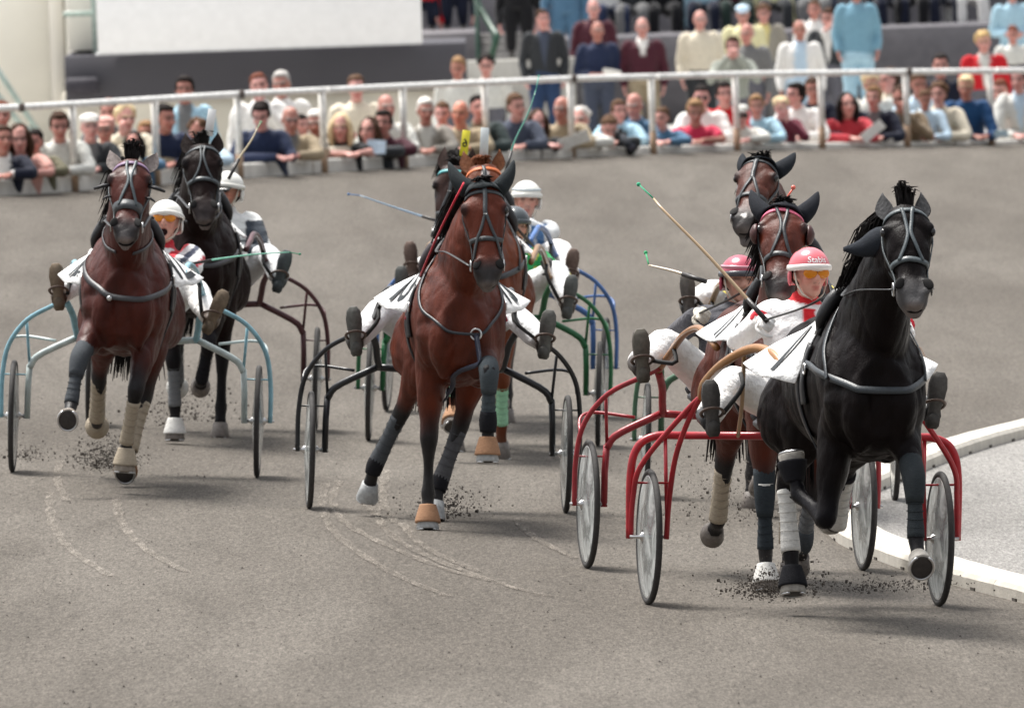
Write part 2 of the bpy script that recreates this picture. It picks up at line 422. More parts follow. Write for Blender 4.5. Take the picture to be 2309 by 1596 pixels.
def make_fence():
    root = empty("track_rail"); tag(root, "white painted rail on rusty footed posts above the trackside wall", "fence")
    tops = []
    for i, px in enumerate(POSTPX):
        d = np.interp(px, [q[0] for q in WALLPX], [q[2] for q in WALLPX]); x0 = at(px, 380, d)[0]
        y = float(wall_y(x0)); z = float(gz(x0, y))
        tops.append(np.array([x0, y - .05, z + .86]))
        p = ob("post", MB().tube([(x0, y - .05, z + .24), (x0, y - .05, z + .85)], .037, 10), MAT['paint'], root, (.82, .80, .75))
        ob("post_foot", MB().tube([(x0, y - .05, z - .02), (x0, y - .05, z + .25)], .039, 10), MAT['rubber'], p, (.36, .25, .17))
    tops = np.array(tops)
    k0 = 0
    for k1 in (5, 9, 13, len(tops) - 1):
        a = k0; P = tops[a:k1 + 1].copy()
        if a: P[0] = P[0] + (P[1] - P[0]) * .08
        if k1 < len(tops) - 1: P[-1] = P[-1] + (P[-2] - P[-1]) * -.04
        ob("rail", MB().tube(P, .036, 10, res=30), MAT['paint'], root, (.90, .89, .86))
        k0 = k1
    for k in (1, 4, 8, 12):
        q = tops[k] + np.array([.05 if k > 1 else .3, 0, 0]); ob("rail_joint", MB().box(q, (.06, .085, .085), bev=.01), MAT['rubber'], root, (.12, .10, .09))
make_fence()
# ------------------------------------------------------------------ spectator side
def sheet(name, pts, mat_, col, label, cat="ground"):
    mb = MB(); mb.v = [tuple(p) for p in pts]; mb.f = [tuple(range(len(pts)))]
    return tag(ob(name, mb, mat_, None, col, smooth=False), label, cat, kind="structure")
APZ = float(gz(0, 132)) - .72
def make_apron():
    mb = MB(); xs = np.linspace(-60, 60, 60); V = []
    for x in xs:
        for y in (wall_y(x) + .2, 150, 166, 230): V.append((x, float(y), APZ))
    n = 4
    mb.v = V; mb.f = [(i * n + j, (i + 1) * n + j, (i + 1) * n + j + 1, i * n + j + 1) for i in range(len(xs) - 1) for j in range(n - 1)]
    tag(ob("apron_pavement", mb, MAT['concrete'], None, (.40, .385, .36)), "grey concrete spectator apron behind the trackside wall", "pavement", kind="structure")
make_apron()
def pbox(px0, py0, px1, py1, d, th, z0=None, bev=.01, mb=None):
    """box whose near face spans an image rectangle at depth d; z0 overrides the foot"""
    a = at((px0 + px1) / 2, py0, d)[2]; b = at((px0 + px1) / 2, py1, d)[2] if z0 is None else z0
    x0, x1 = at(px0, (py0 + py1) / 2, d)[0], at(px1, (py0 + py1) / 2, d)[0]; y = at((px0 + px1) / 2, (py0 + py1) / 2, d)[1]
    return (mb or MB()).box(((x0 + x1) / 2, y + th / 2, (a + b) / 2), (x1 - x0, th, a - b), bev=bev)
def make_buildings():
    # long low building with the result board
    root = empty("board_building"); tag(root, "cream rendered building with a dark band below the white board", "building")
    ob("wall", pbox(142, 195, 1047, 300, 150.15, 3.0, z0=APZ), MAT['render'], root, srgb(226, 220, 204))
    ob("dark_band", pbox(146, 112, 1052, 216, 150.0, 3.2), MAT['render'], root, srgb(84, 83, 88))
    ob("upper_wall", pbox(150, -140, 300, 113, 150.7, 3.0), MAT['render'], root, srgb(226, 224, 214))
    ob("corner_post", pbox(205, -100, 216, 120, 150.4, .1), MAT['paint'], root, srgb(150, 165, 158))
    ob("guard_rail", pbox(142, 26, 212, 38, 150.3, .06), MAT['paint'], root, srgb(160, 178, 168))
    ob("loudspeaker_housing", pbox(146, 176, 222, 214, 149.7, .25, bev=.04), MAT['rubber'], root, srgb(66, 64, 70))
    b = ob("result_board", pbox(216, -160, 948, 112, 149.4, .35), MAT['gloss'], None, (.92, .93, .94)); tag(b, "large blank white board mounted over the dark band", "board")
    ob("board_edge", pbox(214, 108, 950, 113, 149.43, .3), MAT['paint'], b, (.55, .57, .58))
    l = empty("cream_building"); tag(l, "cream rendered side building at the far left behind the stair rail", "building")
    ob("wall", pbox(-700, -200, 140, 330, 152.5, 5, z0=APZ), MAT['render'], l, srgb(244, 241, 231))
    ob("pilaster", pbox(112, -200, 144, 330, 152.2, .3, z0=APZ), MAT['render'], l, srgb(232, 228, 218))
    # stair rail in front of it, seen as two sloping pale green bars
    r = empty("stair_rail"); tag(r, "pale green sloping stair rail against the cream wall", "railing")
    for a, b in (((-70, 60), (88, 300)), ((-70, 130), (60, 300))):
        ob("bar", MB().tube([at(*a, 146), at(*b, 146)], .035, 8), MAT['paint'], r, srgb(165, 182, 174))
    for px in (-60, 66):
        t = at(px, 110 if px < 0 else 285, 146); ob("post", MB().tube([t, (t[0], t[1], APZ)], .03, 8), MAT['paint'], r, srgb(165, 182, 174))
    # terraces on the right: dark riser, step, back
    g = empty("grandstand_terrace"); tag(g, "dark grey concrete grandstand terrace with raised standing platform", "grandstand")
    ob("riser", pbox(1185, 62, 2900, 200, 172.0, 3.0, z0=APZ), MAT['concrete'], g, srgb(92, 90, 94))
    ob("platform", pbox(930, 76, 1084, 200, 171.5, 3.6, z0=APZ), MAT['concrete'], g, srgb(104, 101, 104))
    for i in range(5):
        ob("step", pbox(1084, 76 + i * 16, 1186, 240, 172.2 - i * .33, .36, z0=APZ, bev=.005), MAT['concrete'], g, srgb(118, 116, 114))
    ob("second_riser", pbox(900, -40, 2900, 60, 178, 4, z0=APZ), MAT['concrete'], g, srgb(80, 79, 84))
    ob("low_wall", pbox(1040, 134, 1300, 330, 163.0, .35, z0=APZ), MAT['concrete'], g, srgb(168, 166, 160))
    for px, w in ((1520, 28), (1205, 14)):
        ob("column", pbox(px, -120, px + w, 200, 174.8, .3, z0=APZ), MAT['concrete'], g, srgb(122, 112, 116))
    h = empty("stair_handrail"); tag(h, "dark green stair handrail beside the grandstand steps", "railing")
    P = [at(1066, -60, 171), at(1074, 0, 171), at(1108, 62, 170.6), at(1120, 84, 170.4), at(1108, 128, 170.4)]
    ob("bar", MB().tube(P, .045, 8, res=24), MAT['paint'], h, srgb(30, 66, 48))
    for px, py in ((1074, 0), (1112, 75)):
        t = at(px, py, 170.8); ob("post", MB().tube([t, (t[0], t[1], APZ)], .03, 8), MAT['paint'], h, srgb(30, 62, 48))
    # back wall of the stand, so that gaps between the people stay dark
    ob("stand_back", pbox(700, -900, 3600, 60, 196, 1.0, z0=APZ, bev=.01), MAT['concrete'], g, srgb(70, 70, 76))
make_buildings()
# ------------------------------------------------------------------ horse
BLK = np.array((.010, .009, .010))
def leg_dir(a, lat=0.0):
    a = rad(a); return nrm((math.sin(lat), -math.sin(a) * math.cos(lat), -math.cos(a) * math.cos(lat)))
def fore_leg(sx, spec):
    a1, a2, a3, a4, l1, l2 = spec
    E = np.array((sx * .145, -.30 - .10 * math.sin(rad(a1)), .93 + .05 * max(0, math.sin(rad(a1)))))
    K = E + .44 * leg_dir(a1, l1); Ft = K + .29 * leg_dir(a2, l2); Pn = Ft + .115 * leg_dir(a3, l2 * .5)
    return [E, K, Ft, Pn, leg_dir(a4, l2 * .3)]
def hind_leg(sx, spec):
    b1, b2, b3, b4, l1, l2 = spec
    S = np.array((sx * .15, .58 - .14 * math.sin(rad(b1 + 32)), .905 + .03 * math.sin(rad(b1 + 32))))
    K = S + .41 * leg_dir(b1, l1); Ft = K + .345 * leg_dir(b2, l2); Pn = Ft + .115 * leg_dir(b3, l2 * .5)
    return [S, K, Ft, Pn, leg_dir(b4, l2 * .3)]
def frame_of(h, xhint=(1, 0, 0)):
    x = nrm(np.asarray(xhint) - h * (np.asarray(xhint) @ h)); n = np.cross(h, x)
    return x, n
HEAD = [(0, .088, .088, -.02), (.10, .108, .106, -.022), (.22, .122, .122, -.034), (.34, .112, .132, -.046), (.48, .090, .114, -.034), (.62, .075, .090, -.02), (.74, .073, .078, -.012), (.84, .082, .074, -.008), (.93, .078, .070, -.012), (1.0, .058, .056, -.018)]
def make_horse(M, name_label, sp):
    root = empty("race_horse", M); tag(root, name_label, "horse", "trotting race horses")
    mb = MB(); X = (1, 0, 0)
    # trunk
    T = [(1.16, 1.14, .10, .16), (1.08, 1.13, .19, .26), (.88, 1.115, .258, .32), (.60, 1.13, .255, .31), (.30, 1.135, .278, .335), (0, 1.15, .268, .37), (-.22, 1.165, .240, .39), (-.42, 1.16, .22, .36), (-.56, 1.13, .19, .29), (-.66, 1.10, .13, .19)]
    TR = []
    for y, z, w, h_ in spl(np.array(T), 32):
        a_ = np.arange(28) * 2 * math.pi / 28; c_, s_ = np.cos(a_), np.sin(a_); k_ = .20 * float(1 - sstep(y, .45, .85))
        xx = np.sign(c_) * np.abs(c_) ** .9 * w * (1 - k_ * np.clip(s_, 0, 1) ** 1.3); TR.append(np.stack([xx, np.full(28, y), z + np.sign(s_) * np.abs(s_) ** .92 * h_], 1))
    mb.rings(TR)
    # withers and croup ridges
    mb.ell((0, -.12, 1.45), (.06, .26, .10)); mb.ell((0, .80, 1.335), (.15, .28, .11))
    # shoulders, pectorals
    for sx in (-1, 1):
        mb.tube([(sx * .095, -.06, 1.41), (sx * .155, -.26, 1.25), (sx * .165, -.45, 1.09), (sx * .145, -.33, .93)], [(.07, .14), (.09, .17), (.092, .16), (.085, .13)], 16, res=14)
        mb.ell((sx * .100, -.595, 1.05), (.088, .105, .18)); mb.ell((sx * .185, -.47, 1.10), (.062, .11, .13))
        mb.ell((sx * .085, -.60, .94), (.060, .06, .11))
        mb.ell((sx * .13, -.10, .86), (.07, .16, .09))
    # neck and head
    P = np.array(sp['poll']); Q = np.array(sp['muzzle']); h = nrm(Q - P); hl = np.linalg.norm(Q - P)
    hx, hn = frame_of(h, (1, sp.get('hyaw', 0) - math.tan(sp.get('ryaw', 0)), sp.get('htilt', 0)))
    if hn[1] > 0: hn = -hn
    nb = np.array((P[0] * .14, -.30, 1.34)); top = P + h * .06 - hn * .075
    mid = (nb + top) / 2 + np.array((0, -.02, .05)); mid[0] = nb[0] + (top[0] - nb[0]) * .42
    nw = sp.get('nw', 1.0)
    mb.tube([(0, -.08, 1.20), nb, mid, top - np.array((0, -.03, .06)), top + np.array((0, .0, .04))], [(.185, .36), (.165 * nw, .33), (.118 * nw, .24), (.100, .165), (.088, .11)], 22, res=18)
    prof = spl(np.array(HEAD), 26); rings = []
    for t, w, d, c in prof:
        th = np.arange(22) * 2 * math.pi / 22; cs, sn = np.sin(th), np.cos(th)
        pw = 2 / 2.35; cs = np.sign(cs) * np.abs(cs) ** pw; sn = np.sign(sn) * np.abs(sn) ** pw
        wb = np.where(sn < 0, w * (1 - .28 * np.abs(sn)), w)
        rings.append(P + h * (t * hl) + hn * c + np.outer(cs * wb, hx) + np.outer(sn * d, hn))
    mb.rings(rings)
    HR = np.stack([hx, h, hn], 1)
    def hp(t, x, n): return P + h * (t * hl) + hx * x + hn * n
    for sx in (-1, 1):
        mb.ell(hp(.36, sx * .072, -.085), (.040, .085, .065), rot=HR)
        mb.ell(hp(.235, sx * .103, .030), (.028, .042, .036), rot=HR)
        mb.ell(hp(.40, sx * .084, .015), (.018, .10, .022), rot=HR)
        mb.tube([hp(.77, sx * .045, .056), hp(.82, sx * .070, .056), hp(.885, sx * .074, .040), hp(.90, sx * .048, .048)], .0165, 8, res=9)
    mb.ell(hp(.985, 0, .012), (.052, .030, .038), rot=HR)
    jaw = sp.get('jaw', 0.0)
    mb.ell(hp(.965 + jaw * .4, 0, -.052 - jaw), (.047, .055, .032), rot=HR)
    mb.ell(hp(.80, 0, -.058 - jaw * .5), (.042, .10, .024), rot=HR)
    # legs
    legs = [('f', -1, fore_leg(-1, sp['lf'])), ('f', 1, fore_leg(1, sp['rf'])), ('h', -1, hind_leg(-1, sp['lh'])), ('h', 1, hind_leg(1, sp['rh']))]
    for kind, sx, J in legs:
        E, K, Ft, Pn, hd = J
        if kind == 'f':
            d1 = nrm(K - E); A = E - d1 * .10 + np.array((0, 0, .03))
            fwd = np.array((0, -1.0, 0))
            mb.tube([A, E + d1 * .06, E + d1 * .22, E + d1 * .34, K, K + nrm(Ft - K) * .06, (K + Ft) / 2, Ft - nrm(Ft - K) * .05, Ft, (Ft + Pn) / 2, Pn],
                    [(.098, .15), (.092, .128), (.074, .098), (.054, .064), (.052, .055), (.040, .043), (.029, .036), (.032, .038), (.040, .043), (.034, .036), (.042, .042)], 14, res=40)
            mb.ell(K + fwd * .012, (.042, .03, .045))
            mb.ell(E + d1 * .10 + np.array((sx * .025, -.03, 0)), (.05, .06, .11), rot=rotm(rad(10)))
        else:
            d1 = nrm(K - E); hip = np.array((sx * .14, .86, 1.12))
            mb.tube([hip, (hip + E) / 2 + np.array((sx * .045, .10, .0)), E + np.array((sx * .0, .03, -.0)), E + d1 * .16, E + d1 * .30, K, K + nrm(Ft - K) * .09, (K + Ft) / 2, Ft - nrm(Ft - K) * .05, Ft, (Ft + Pn) / 2, Pn],
                    [(.11, .25), (.125, .235), (.10, .16), (.086, .115), (.056, .074), (.048, .064), (.038, .050), (.031, .039), (.034, .040), (.041, .045), (.035, .037), (.043, .043)], 14, res=46)
            mb.ell(K + np.array((0, .035, .03)), (.026, .03, .05))
    me = remesh(mb, .0145, 2, "body")
    co = coords(me); nm = normals(me)
    # muscle relief
    co2 = co + nm * (.0055 * wob(co, 12, 5) - .010 * (1 - np.abs(wob(co * np.array((1, 1, .5)), 13, 16))) ** 5 - .005 * (1 - np.abs(wob(co * np.array((1, 1, .6)), 31, 18))) ** 6 + .002 * wob(co, 34, 6))[:, None] * sstep(co[:, 2], .5, .8)[:, None]
    setco(me, co2)
    base = np.array(sp['coat']); c = np.tile(base, (len(co), 1))
    c *= (1 + .16 * wob(co, 4.5, sp.get('seed', 1)))[:, None]
    dark = np.zeros(len(co))
    for kind, sx, J in legs:
        E, K, Ft, Pn, hd = J
        pts = np.array([E, K, Ft, Pn, Pn + hd * .1]); best = np.full(len(co), 9.0); u = np.zeros(len(co))
        for i in range(4):
            a, b = pts[i], pts[i + 1]; ab = b - a; t = np.clip(((co - a) @ ab) / (ab @ ab), 0, 1)
            dd = np.linalg.norm(co - a - t[:, None] * ab, axis=1); k = dd < best; best[k] = dd[k]; u[k] = (i + t)[k]
        dark = np.maximum(dark, sstep(u + .08 * wob(co, 18, 9), sp.get('pt', .5), sp.get('pt', .5) + .5) * (best < .12))
    pcol = np.array(sp.get('points', BLK))
    c = c * (1 - dark[:, None]) + pcol * dark[:, None]
    th = ((co - P) @ h) / hl; tx = (co - P) @ hx; tn = (co - P) @ hn; ish = (np.abs(tx) < .16) & (th > -.05) & (tn > -.2) & (th < 1.25)
    mz = sstep(th, .70, .90) * ish
    mcol = np.array(sp.get('muzzle_col', (.030, .027, .027))); c = c * (1 - mz[:, None]) + mcol * mz[:, None]
    lip = sstep(th, .97, 1.03) * ish * sp.get('lip', .5); c = c * (1 - lip[:, None]) + np.array((.20, .17, .16)) * lip[:, None]
    eyes = np.zeros(len(co))
    for sx in (-1, 1):
        eyes = np.maximum(eyes, 1 - sstep(np.linalg.norm(co - hp(.25, sx * .116, .034), axis=1), .028, .048))
    c = c * (1 - .75 * eyes[:, None]) + BLK * .75 * eyes[:, None]
    if 'star' in sp:
        t0, x0, rx, rt = sp['star']; w = (1 - sstep(np.sqrt(((th - t0) / rt) ** 2 + ((tx - x0) / rx) ** 2), .8, 1.1)) * (tn > .03) * ish
        c = c * (1 - w[:, None]) + np.array((.78, .75, .72)) * w[:, None]
    dust = (sstep(.75 - co[:, 2], 0, .7) * .10 * np.clip(.6 + .8 * wob(co, 20, 31), 0, 1))[:, None]; c = c * (1 - dust) + np.array((.12, .105, .09)) * dust
    vcol(me, np.clip(c, .002, 1))
    body = link("body", me, MAT[sp.get('coatmat', 'coat')], root)
    bvh = BVHTree.FromPolygons([Vector(v) for v in co2], [tuple(p.vertices) for p in me.polygons])
    def snap(p, off=.002):
        q, n, i, d = bvh.find_nearest(Vector(p))
        q = np.array(q); n = np.array(n); return q + n * off, n
    def strap(nm_, pts, w=.022, th_=.005, col=(.03, .032, .035), m='leather', res=24, parent=root, closed=False, off=.002):
        A = spl(np.array(pts), res); S = [snap(p, off) for p in A]
        Pp = np.array([s[0] for s in S]); Nn = np.array([s[1] for s in S])
        k = np.array([.25, .5, .25])
        for _ in range(7):
            Pp[1:-1] = Pp[:-2] * .25 + Pp[1:-1] * .5 + Pp[2:] * .25; Nn[1:-1] = Nn[:-2] * .25 + Nn[1:-1] * .5 + Nn[2:] * .25
        Pp = Pp + Nn * .003
        return ob(nm_, MB().ribbon(Pp, Nn, w, th_), MAT[m], parent, col)
    # hooves and boots
    for kind, sx, J in legs:
        E, K, Ft, Pn, hd = J; key = kind + ('l' if sx < 0 else 'r')
        s_, n_ = frame_of(hd)
        hc = sp.get('hoof', (.16, .14, .125))
        mbh = MB().tube([Pn - hd * .01, Pn + hd * .03, Pn + hd * .085, Pn + hd * .092], [(.046, .047), (.052, .056), (.064, .070), (.060, .066)], 18)
        ho = ob("hoof", mbh, MAT['hoof'], root, hc)
        ob("sole", MB().tube([Pn + hd * .0925, Pn + hd * .0945], [(.055, .060), (.05, .055)], 18), MAT['hoof'], ho, (.035, .03, .028))
        ob("horseshoe", MB().tube([Pn + hd * .095 + s_ * .056 * math.sin(t) + n_ * .062 * math.cos(t) for t in np.linspace(.5, 5.8, 22)], .0065, 6), MAT['metal'], ho)
        for bt in sp.get('boots', {}).get(key, []):
            kind2, col = bt[0], bt[1]
            d2 = nrm(Ft - K)
            if kind2 == 'bell':
                pd = nrm(Pn - Ft)
                ob("bell_boot", MB().tube([Pn - hd * .045, Pn - hd * .02, Pn + hd * .03, Pn + hd * .055], [(.046, .048), (.054, .056), (.068, .072), (.072, .076)], 18, res=9), MAT['wrap'], root, col)
            elif kind2 == 'wrap':
                a, b = bt[2] if len(bt) > 2 else (.10, .98)
                pp = [K + (Ft - K) * t for t in np.linspace(a, b, 7)]
                r0 = .040 if kind == 'f' else .046
                o = ob("leg_wrap", MB().tube(pp, [(r0 * 1.0, r0 * 1.08), (r0 * .96, r0 * 1.02), (r0 * .9, r0), (r0 * .9, r0), (r0 * .95, r0 * 1.02), (r0 * 1.04, r0 * 1.1), (r0 * 1.06, r0 * 1.12)], 16, res=16), MAT['wrap'], root, col)
                mbw = MB()
                for t in np.linspace(a + .04, b - .04, 7):
                    p = K + (Ft - K) * t; s2, n2 = frame_of(d2)
                    mbw.tube([p + s2 * r0 * 1.01 * math.cos(q) + n2 * r0 * 1.09 * math.sin(q) + d2 * .012 * math.sin(q) for q in np.linspace(0, 2 * math.pi, 20, endpoint=False)], .0018, 5, closed=True)
                ob("wrap_edge", mbw, MAT['wrap'], o, tuple(np.array(col) * .8))
            elif kind2 == 'fet':
                ob("fetlock_boot", MB().tube([Ft - d2 * .07, Ft - d2 * .01, Ft + nrm(Pn - Ft) * .045], [(.044, .047), (.05, .054), (.044, .046)], 14, res=8), MAT['wrap'], root, col)
            elif kind2 == 'knee':
                d1 = nrm(K - E)
                ob("knee_boot", MB().tube([K - d1 * .12, K - d1 * .03, K + d2 * .03, K + d2 * .12], [(.057, .062), (.056, .060), (.053, .057), (.042, .046)], 16, res=10), MAT['wrap'], root, col)
            elif kind2 == 'band':
                p = K + (Ft - K) * bt[2]
                ob("boot_band", MB().tube([p - d2 * .012, p + d2 * .012], [(.053, .057), (.052, .056)], 16), MAT['wrap'], root, col)
    # ears
    hood = sp.get('hood'); ec = hood or sp.get('ear', tuple(base * .8))
    for sx in (-1, 1):
        spread = sp.get('ears', .055); b0 = hp(.0, sx * (.068 if not hood else .075), -.045); el = .165 if not hood else .215
        up = nrm(-h * 1.0 + hn * -.10 + hx * sx * spread * (4.5 if not hood else 6.5)); R = []
        for t, w in zip(np.linspace(0, 1, 9), ((.030, .038, .043, .044, .040, .032, .022, .011, .002) if not hood else (.050, .050, .047, .043, .037, .031, .024, .016, .005))):
            pass
            cc = b0 + up * (t * el) + hx * sx * (.018 * math.sin(t * math.pi)) ; q = []
            fr = nrm(hn * .75 + hx * sx * .45); sd_ = nrm(np.cross(up, fr))
            for ang in np.linspace(0, 2 * math.pi, 12, endpoint=False):
                x_, y_ = math.cos(ang) * w, math.sin(ang) * w * .72
                if y_ > 0 and not hood: y_ *= -.25
                q.append(cc + sd_ * x_ + fr * y_)
            R.append(np.array(q))
        e = ob("ear_hood" if hood else "ear", MB().rings(R), MAT['wrap'] if hood else MAT['hair'], root, ec)
    if hood:
        strap("hood_cap", [hp(.03, -.10, .0), hp(.0, -.05, .06), hp(-.0, 0, .08), hp(.0, .05, .06), hp(.03, .10, .0)], .075, .008, hood, 'wrap')
    # eyes, nostrils
    for sx in (-1, 1):
        ob("eye", MB().ell(hp(.255, sx * .114, .030), (.016, .024, .020), rot=HR), MAT['eye'], root, (.006, .005, .005))
        q, n = snap(hp(.845, sx * .062, .085), 0)
        s_, n2 = frame_of(np.array(n), hx)
        Rn = np.stack([nrm(h * .86 + hx * sx * .5), np.cross(n, nrm(h * .86 + hx * sx * .5)), n], 1)
        ob("nostril", MB().ell(q + n * .0005, (.034, .022, .0045), rot=Rn), MAT['print_'], root, (.003, .0025, .0025))
    ob("mouth_line", MB().tube([hp(.93, -.056, -.022), hp(1.0, -.03, -.022), hp(1.015, 0, -.022), hp(1.0, .03, -.022), hp(.93, .056, -.022)], .006, 6, res=14), MAT['hair'], root, (.008, .006, .006))
    # mane, forelock, tail: tufts of hair
    mc = sp.get('mane', (.012, .010, .010)); rng = np.random.RandomState(sp.get('seed', 1))
    mbm = MB(); A0 = P - hn * .06; A1 = np.array((0, -.05, 1.53)); ms = sp.get('mane_side', -1)
    for i in range(260):
        t = rng.uniform(0, 1) ** 1.1; r = A0 + (A1 - A0) * t + np.array((0, .03, .05)) * math.sin(t * math.pi)
        q, n = snap(r + np.array((0, .1, .08)), .0); ln = rng.uniform(.14, .26); sdx = ms * rng.uniform(.3, 1.0)
        v1 = nrm(np.array((sdx, .25 + rng.uniform(-.2, .5), .35 + rng.uniform(0, .5)))); v2 = np.array((sdx * .5, .35, -.9))
        mbm.tube([q, q + v1 * ln * .35, q + v1 * ln * .5 + v2 * ln * .35, q + v1 * ln * .45 + v2 * ln * .8], [.005, .006, .0045, .001], 4)
    ob("mane", mbm, MAT['hair'], root, mc)
    mbf = MB(); fl = sp.get('forelock', .06)
    for i in range(80):
        b0 = hp(.0, rng.uniform(-.03, .03), rng.uniform(-.01, .035)); v = nrm(-h * rng.uniform(.8, 1.1) + hx * rng.uniform(-.16, .16) + hn * rng.uniform(-.2, .35)); ln = fl * rng.uniform(.75, 1.08); cv = hx * rng.uniform(-.03, .03) + hn * rng.uniform(.0, .035)
        mbf.tube([b0, b0 + v * ln * .55, b0 + v * ln * .95 + cv * .5, b0 + v * ln * .92 + cv * 1.6 + h * .02], [.007, .008, .006, .0015], 4)
    ob("forelock", mbf, MAT['hair'], root, mc)
    mbt = MB()
    for i in range(60):
        b0 = np.array((rng.uniform(-.04, .04), 1.14, 1.32 + rng.uniform(-.03, .03))); sw = rng.uniform(-.16, .16)
        mbt.tube([b0, b0 + (sw * .3, .13, -.06), b0 + (sw * .7, .16, -.40), b0 + (sw, .10, -.72)], [.012, .014, .010, .002], 5, res=7)
    ob("tail", mbt, MAT['hair'], root, mc)
    # ---------------- tack
    lc = sp.get('tack', (.032, .036, .040)); bridle = empty("bridle"); bridle.parent = root
    B = lambda n_, pts, w=.020, col=lc, res=24: strap(n_, pts, w, .006, col, parent=bridle, res=res)
    bb = sp.get('browband', lc); br = .09
    B("browband", [hp(.12, -.14, -.05), hp(.095, -.12, .05), hp(.075, 0, .13), hp(.095, .12, .05), hp(.12, .14, -.05)], .022, bb)
    for sx in (-1, 1):
        B("cheek_strap", [hp(.05, sx * .11, -.04), hp(.30, sx * .125, -.035), hp(.55, sx * .10, -.02), hp(.78, sx * .085, -.01)], .018)
        B("throat_strap", [hp(.10, sx * .12, -.06), hp(.30, sx * .11, -.12), hp(.40, sx * .03, -.20)], .015)
    nbt = sp.get('nose_t', .60)
    ring = [hp(nbt, .12 * math.sin(a), .13 * math.cos(a) - .02) for a in np.linspace(-2.3, 2.3, 15)]
    B("noseband", ring, sp.get('nose_w', .026), sp.get('nose_col', lc), 34)
    fs = sp.get('face', 'Y')
    if fs == 'Y':      # one strap from the poll that parts above the nose
        B("face_strap", [hp(.02, 0, .12), hp(.20, 0, .13), hp(.36, 0, .12)], .024)
        for sx in (-1, 1): B("face_strap", [hp(.34, sx * .004, .12), hp(.48, sx * .035, .10), hp(nbt, sx * .062, .07), hp(.76, sx * .08, .02)], .016)
    elif fs == 'X':    # two straps that meet on the forehead and part again
        for sx in (-1, 1): B("face_strap", [hp(.05, sx * .035, .13), hp(.20, sx * .018, .13), hp(.34, sx * .007, .12), hp(.47, sx * .030, .10), hp(nbt - .01, sx * .060, .06)], .016)
    elif fs == 'A':
        for sx in (-1, 1): B("face_strap", [hp(.06, sx * .02, .13), hp(.22, sx * .008, .13), hp(.40, sx * .03, .11), hp(nbt, sx * .065, .05)], .012)
    for sx in (-1, 1):
        c0 = hp(.80, sx * .090, -.005)
        ob("bit_ring", MB().tube([c0 + h * .030 * math.cos(a) + hn * .030 * math.sin(a) for a in np.linspace(0, 2 * math.pi, 20, endpoint=False)], .0045, 6, closed=True), MAT['metal'], bridle)
    if sp.get('blinkers'):
        bc, bw = sp['blinkers']
        for sx in (-1, 1):
            R = []
            for i, a in enumerate(np.linspace(0, math.pi * .5, 6)):
                q = []
                for t in np.linspace(0, 2 * math.pi, 14, endpoint=False):
                    q.append(hp(.26, sx * (.126 + bw * math.sin(a)), .012) + h * .055 * math.cos(t) * (1 - .8 * math.sin(a) ** 3) + hn * (.050 * math.sin(t) * (1 - .8 * math.sin(a) ** 3) - .015))
                R.append(np.array(q))
            ob("blinker", MB().rings(R), MAT['leather'], bridle, bc)
    if sp.get('pins'):   # open half-cup blinkers standing off to the sides
        for sx in (-1, 1):
            ob("blinker_stay", MB().tube([hp(.30, sx * .105, .02), hp(.33, sx * .15, .03), hp(.36, sx * .205, .02)], [.008, .012, .007], 6), MAT['leather'], bridle, (.02, .02, .022))
            ob("blinker_stay", MB().tube([hp(.45, sx * .095, .02), hp(.47, sx * .125, .03), hp(.48, sx * .15, .01)], [.006, .008, .005], 6), MAT['leather'], bridle, (.02, .02, .022))
    if 'headnum' in sp:
        for (dx, lean, colr, txt) in sp['headnum']:
            c0 = hp(-.02, dx, .0); up = nrm(np.array((lean, 0, 1.0))); s_ = nrm(np.cross(up, (0, 1, 0))); 
            ob("head_number_stem", MB().tube([c0 - up * .06, c0 + up * .06], .008, 6), MAT['leather'], bridle, (.02, .02, .02))
            hn_ = ob("head_number", MB().box(c0 + up * .15, (.052, .008, .17), np.stack([s_, (0, 1, 0), up], 1), bev=.003), MAT['gloss'], bridle, colr)
            if txt: put_text(txt, .055, lambda tx, ty, c0=c0, up=up, s_=s_: c0 + up * (.15 + ty) + s_ * tx + np.array((0, -.0055, 0)), MAT['print_'], hn_, (.02, .02, .02), "head_number_mark")
    # harness saddle, girth, number cloth
    S0 = .16
    def cloth(s, v, off=0.0):
        """s: signed arc from the spine (m); v 0..1 along the back"""
        y = .02 + v * .42; a = min(abs(s), .22); th_ = a / .36; sg = 1 if s >= 0 else -1
        x = .285 * math.sin(th_) * (1 - .20 * max(0, math.cos(th_)) ** 1.3); z = 1.155 + .392 * math.cos(th_) + .012 - .085 * v
        ex = max(0, abs(s) - .22)
        fl_ = .42 + sp.get('flare', .5) * max(v, 0.0) ** 1.2 + .05 * math.sin(6 * v)
        dx, dz = math.sin(fl_), -math.cos(fl_)
        x += ex * dx; z += ex * dz
        n = np.array((math.sin(th_), 0, math.cos(th_))) if ex == 0 else np.array((-dz, 0, dx))
        p = np.array((x, y + .05 * ex * v, z)) + n * off; p[0] *= sg; return p
    cc = sp.get('cloth', (.80, .80, .79)); ss = np.linspace(-1, 1, 37) * sp.get('cl', .64); vv = np.linspace(0, 1, 10); mbc = MB()
    for side_ in (0.0, -.006):
        for v in vv:
            for s in ss: mbc.v.append(tuple(cloth(s, v, .006 + side_ + .007 * math.sin(11 * s + 6 * v) * min(1, max(0, abs(s) - .15) * 5))))
    nS, nV = len(ss), len(vv); o2 = nS * nV
    for j in range(nV - 1):
        for i in range(nS - 1):
            a = j * nS + i; mbc.f.append((a, a + 1, a + nS + 1, a + nS)); a += o2; mbc.f.append((a, a + nS, a + nS + 1, a + 1))
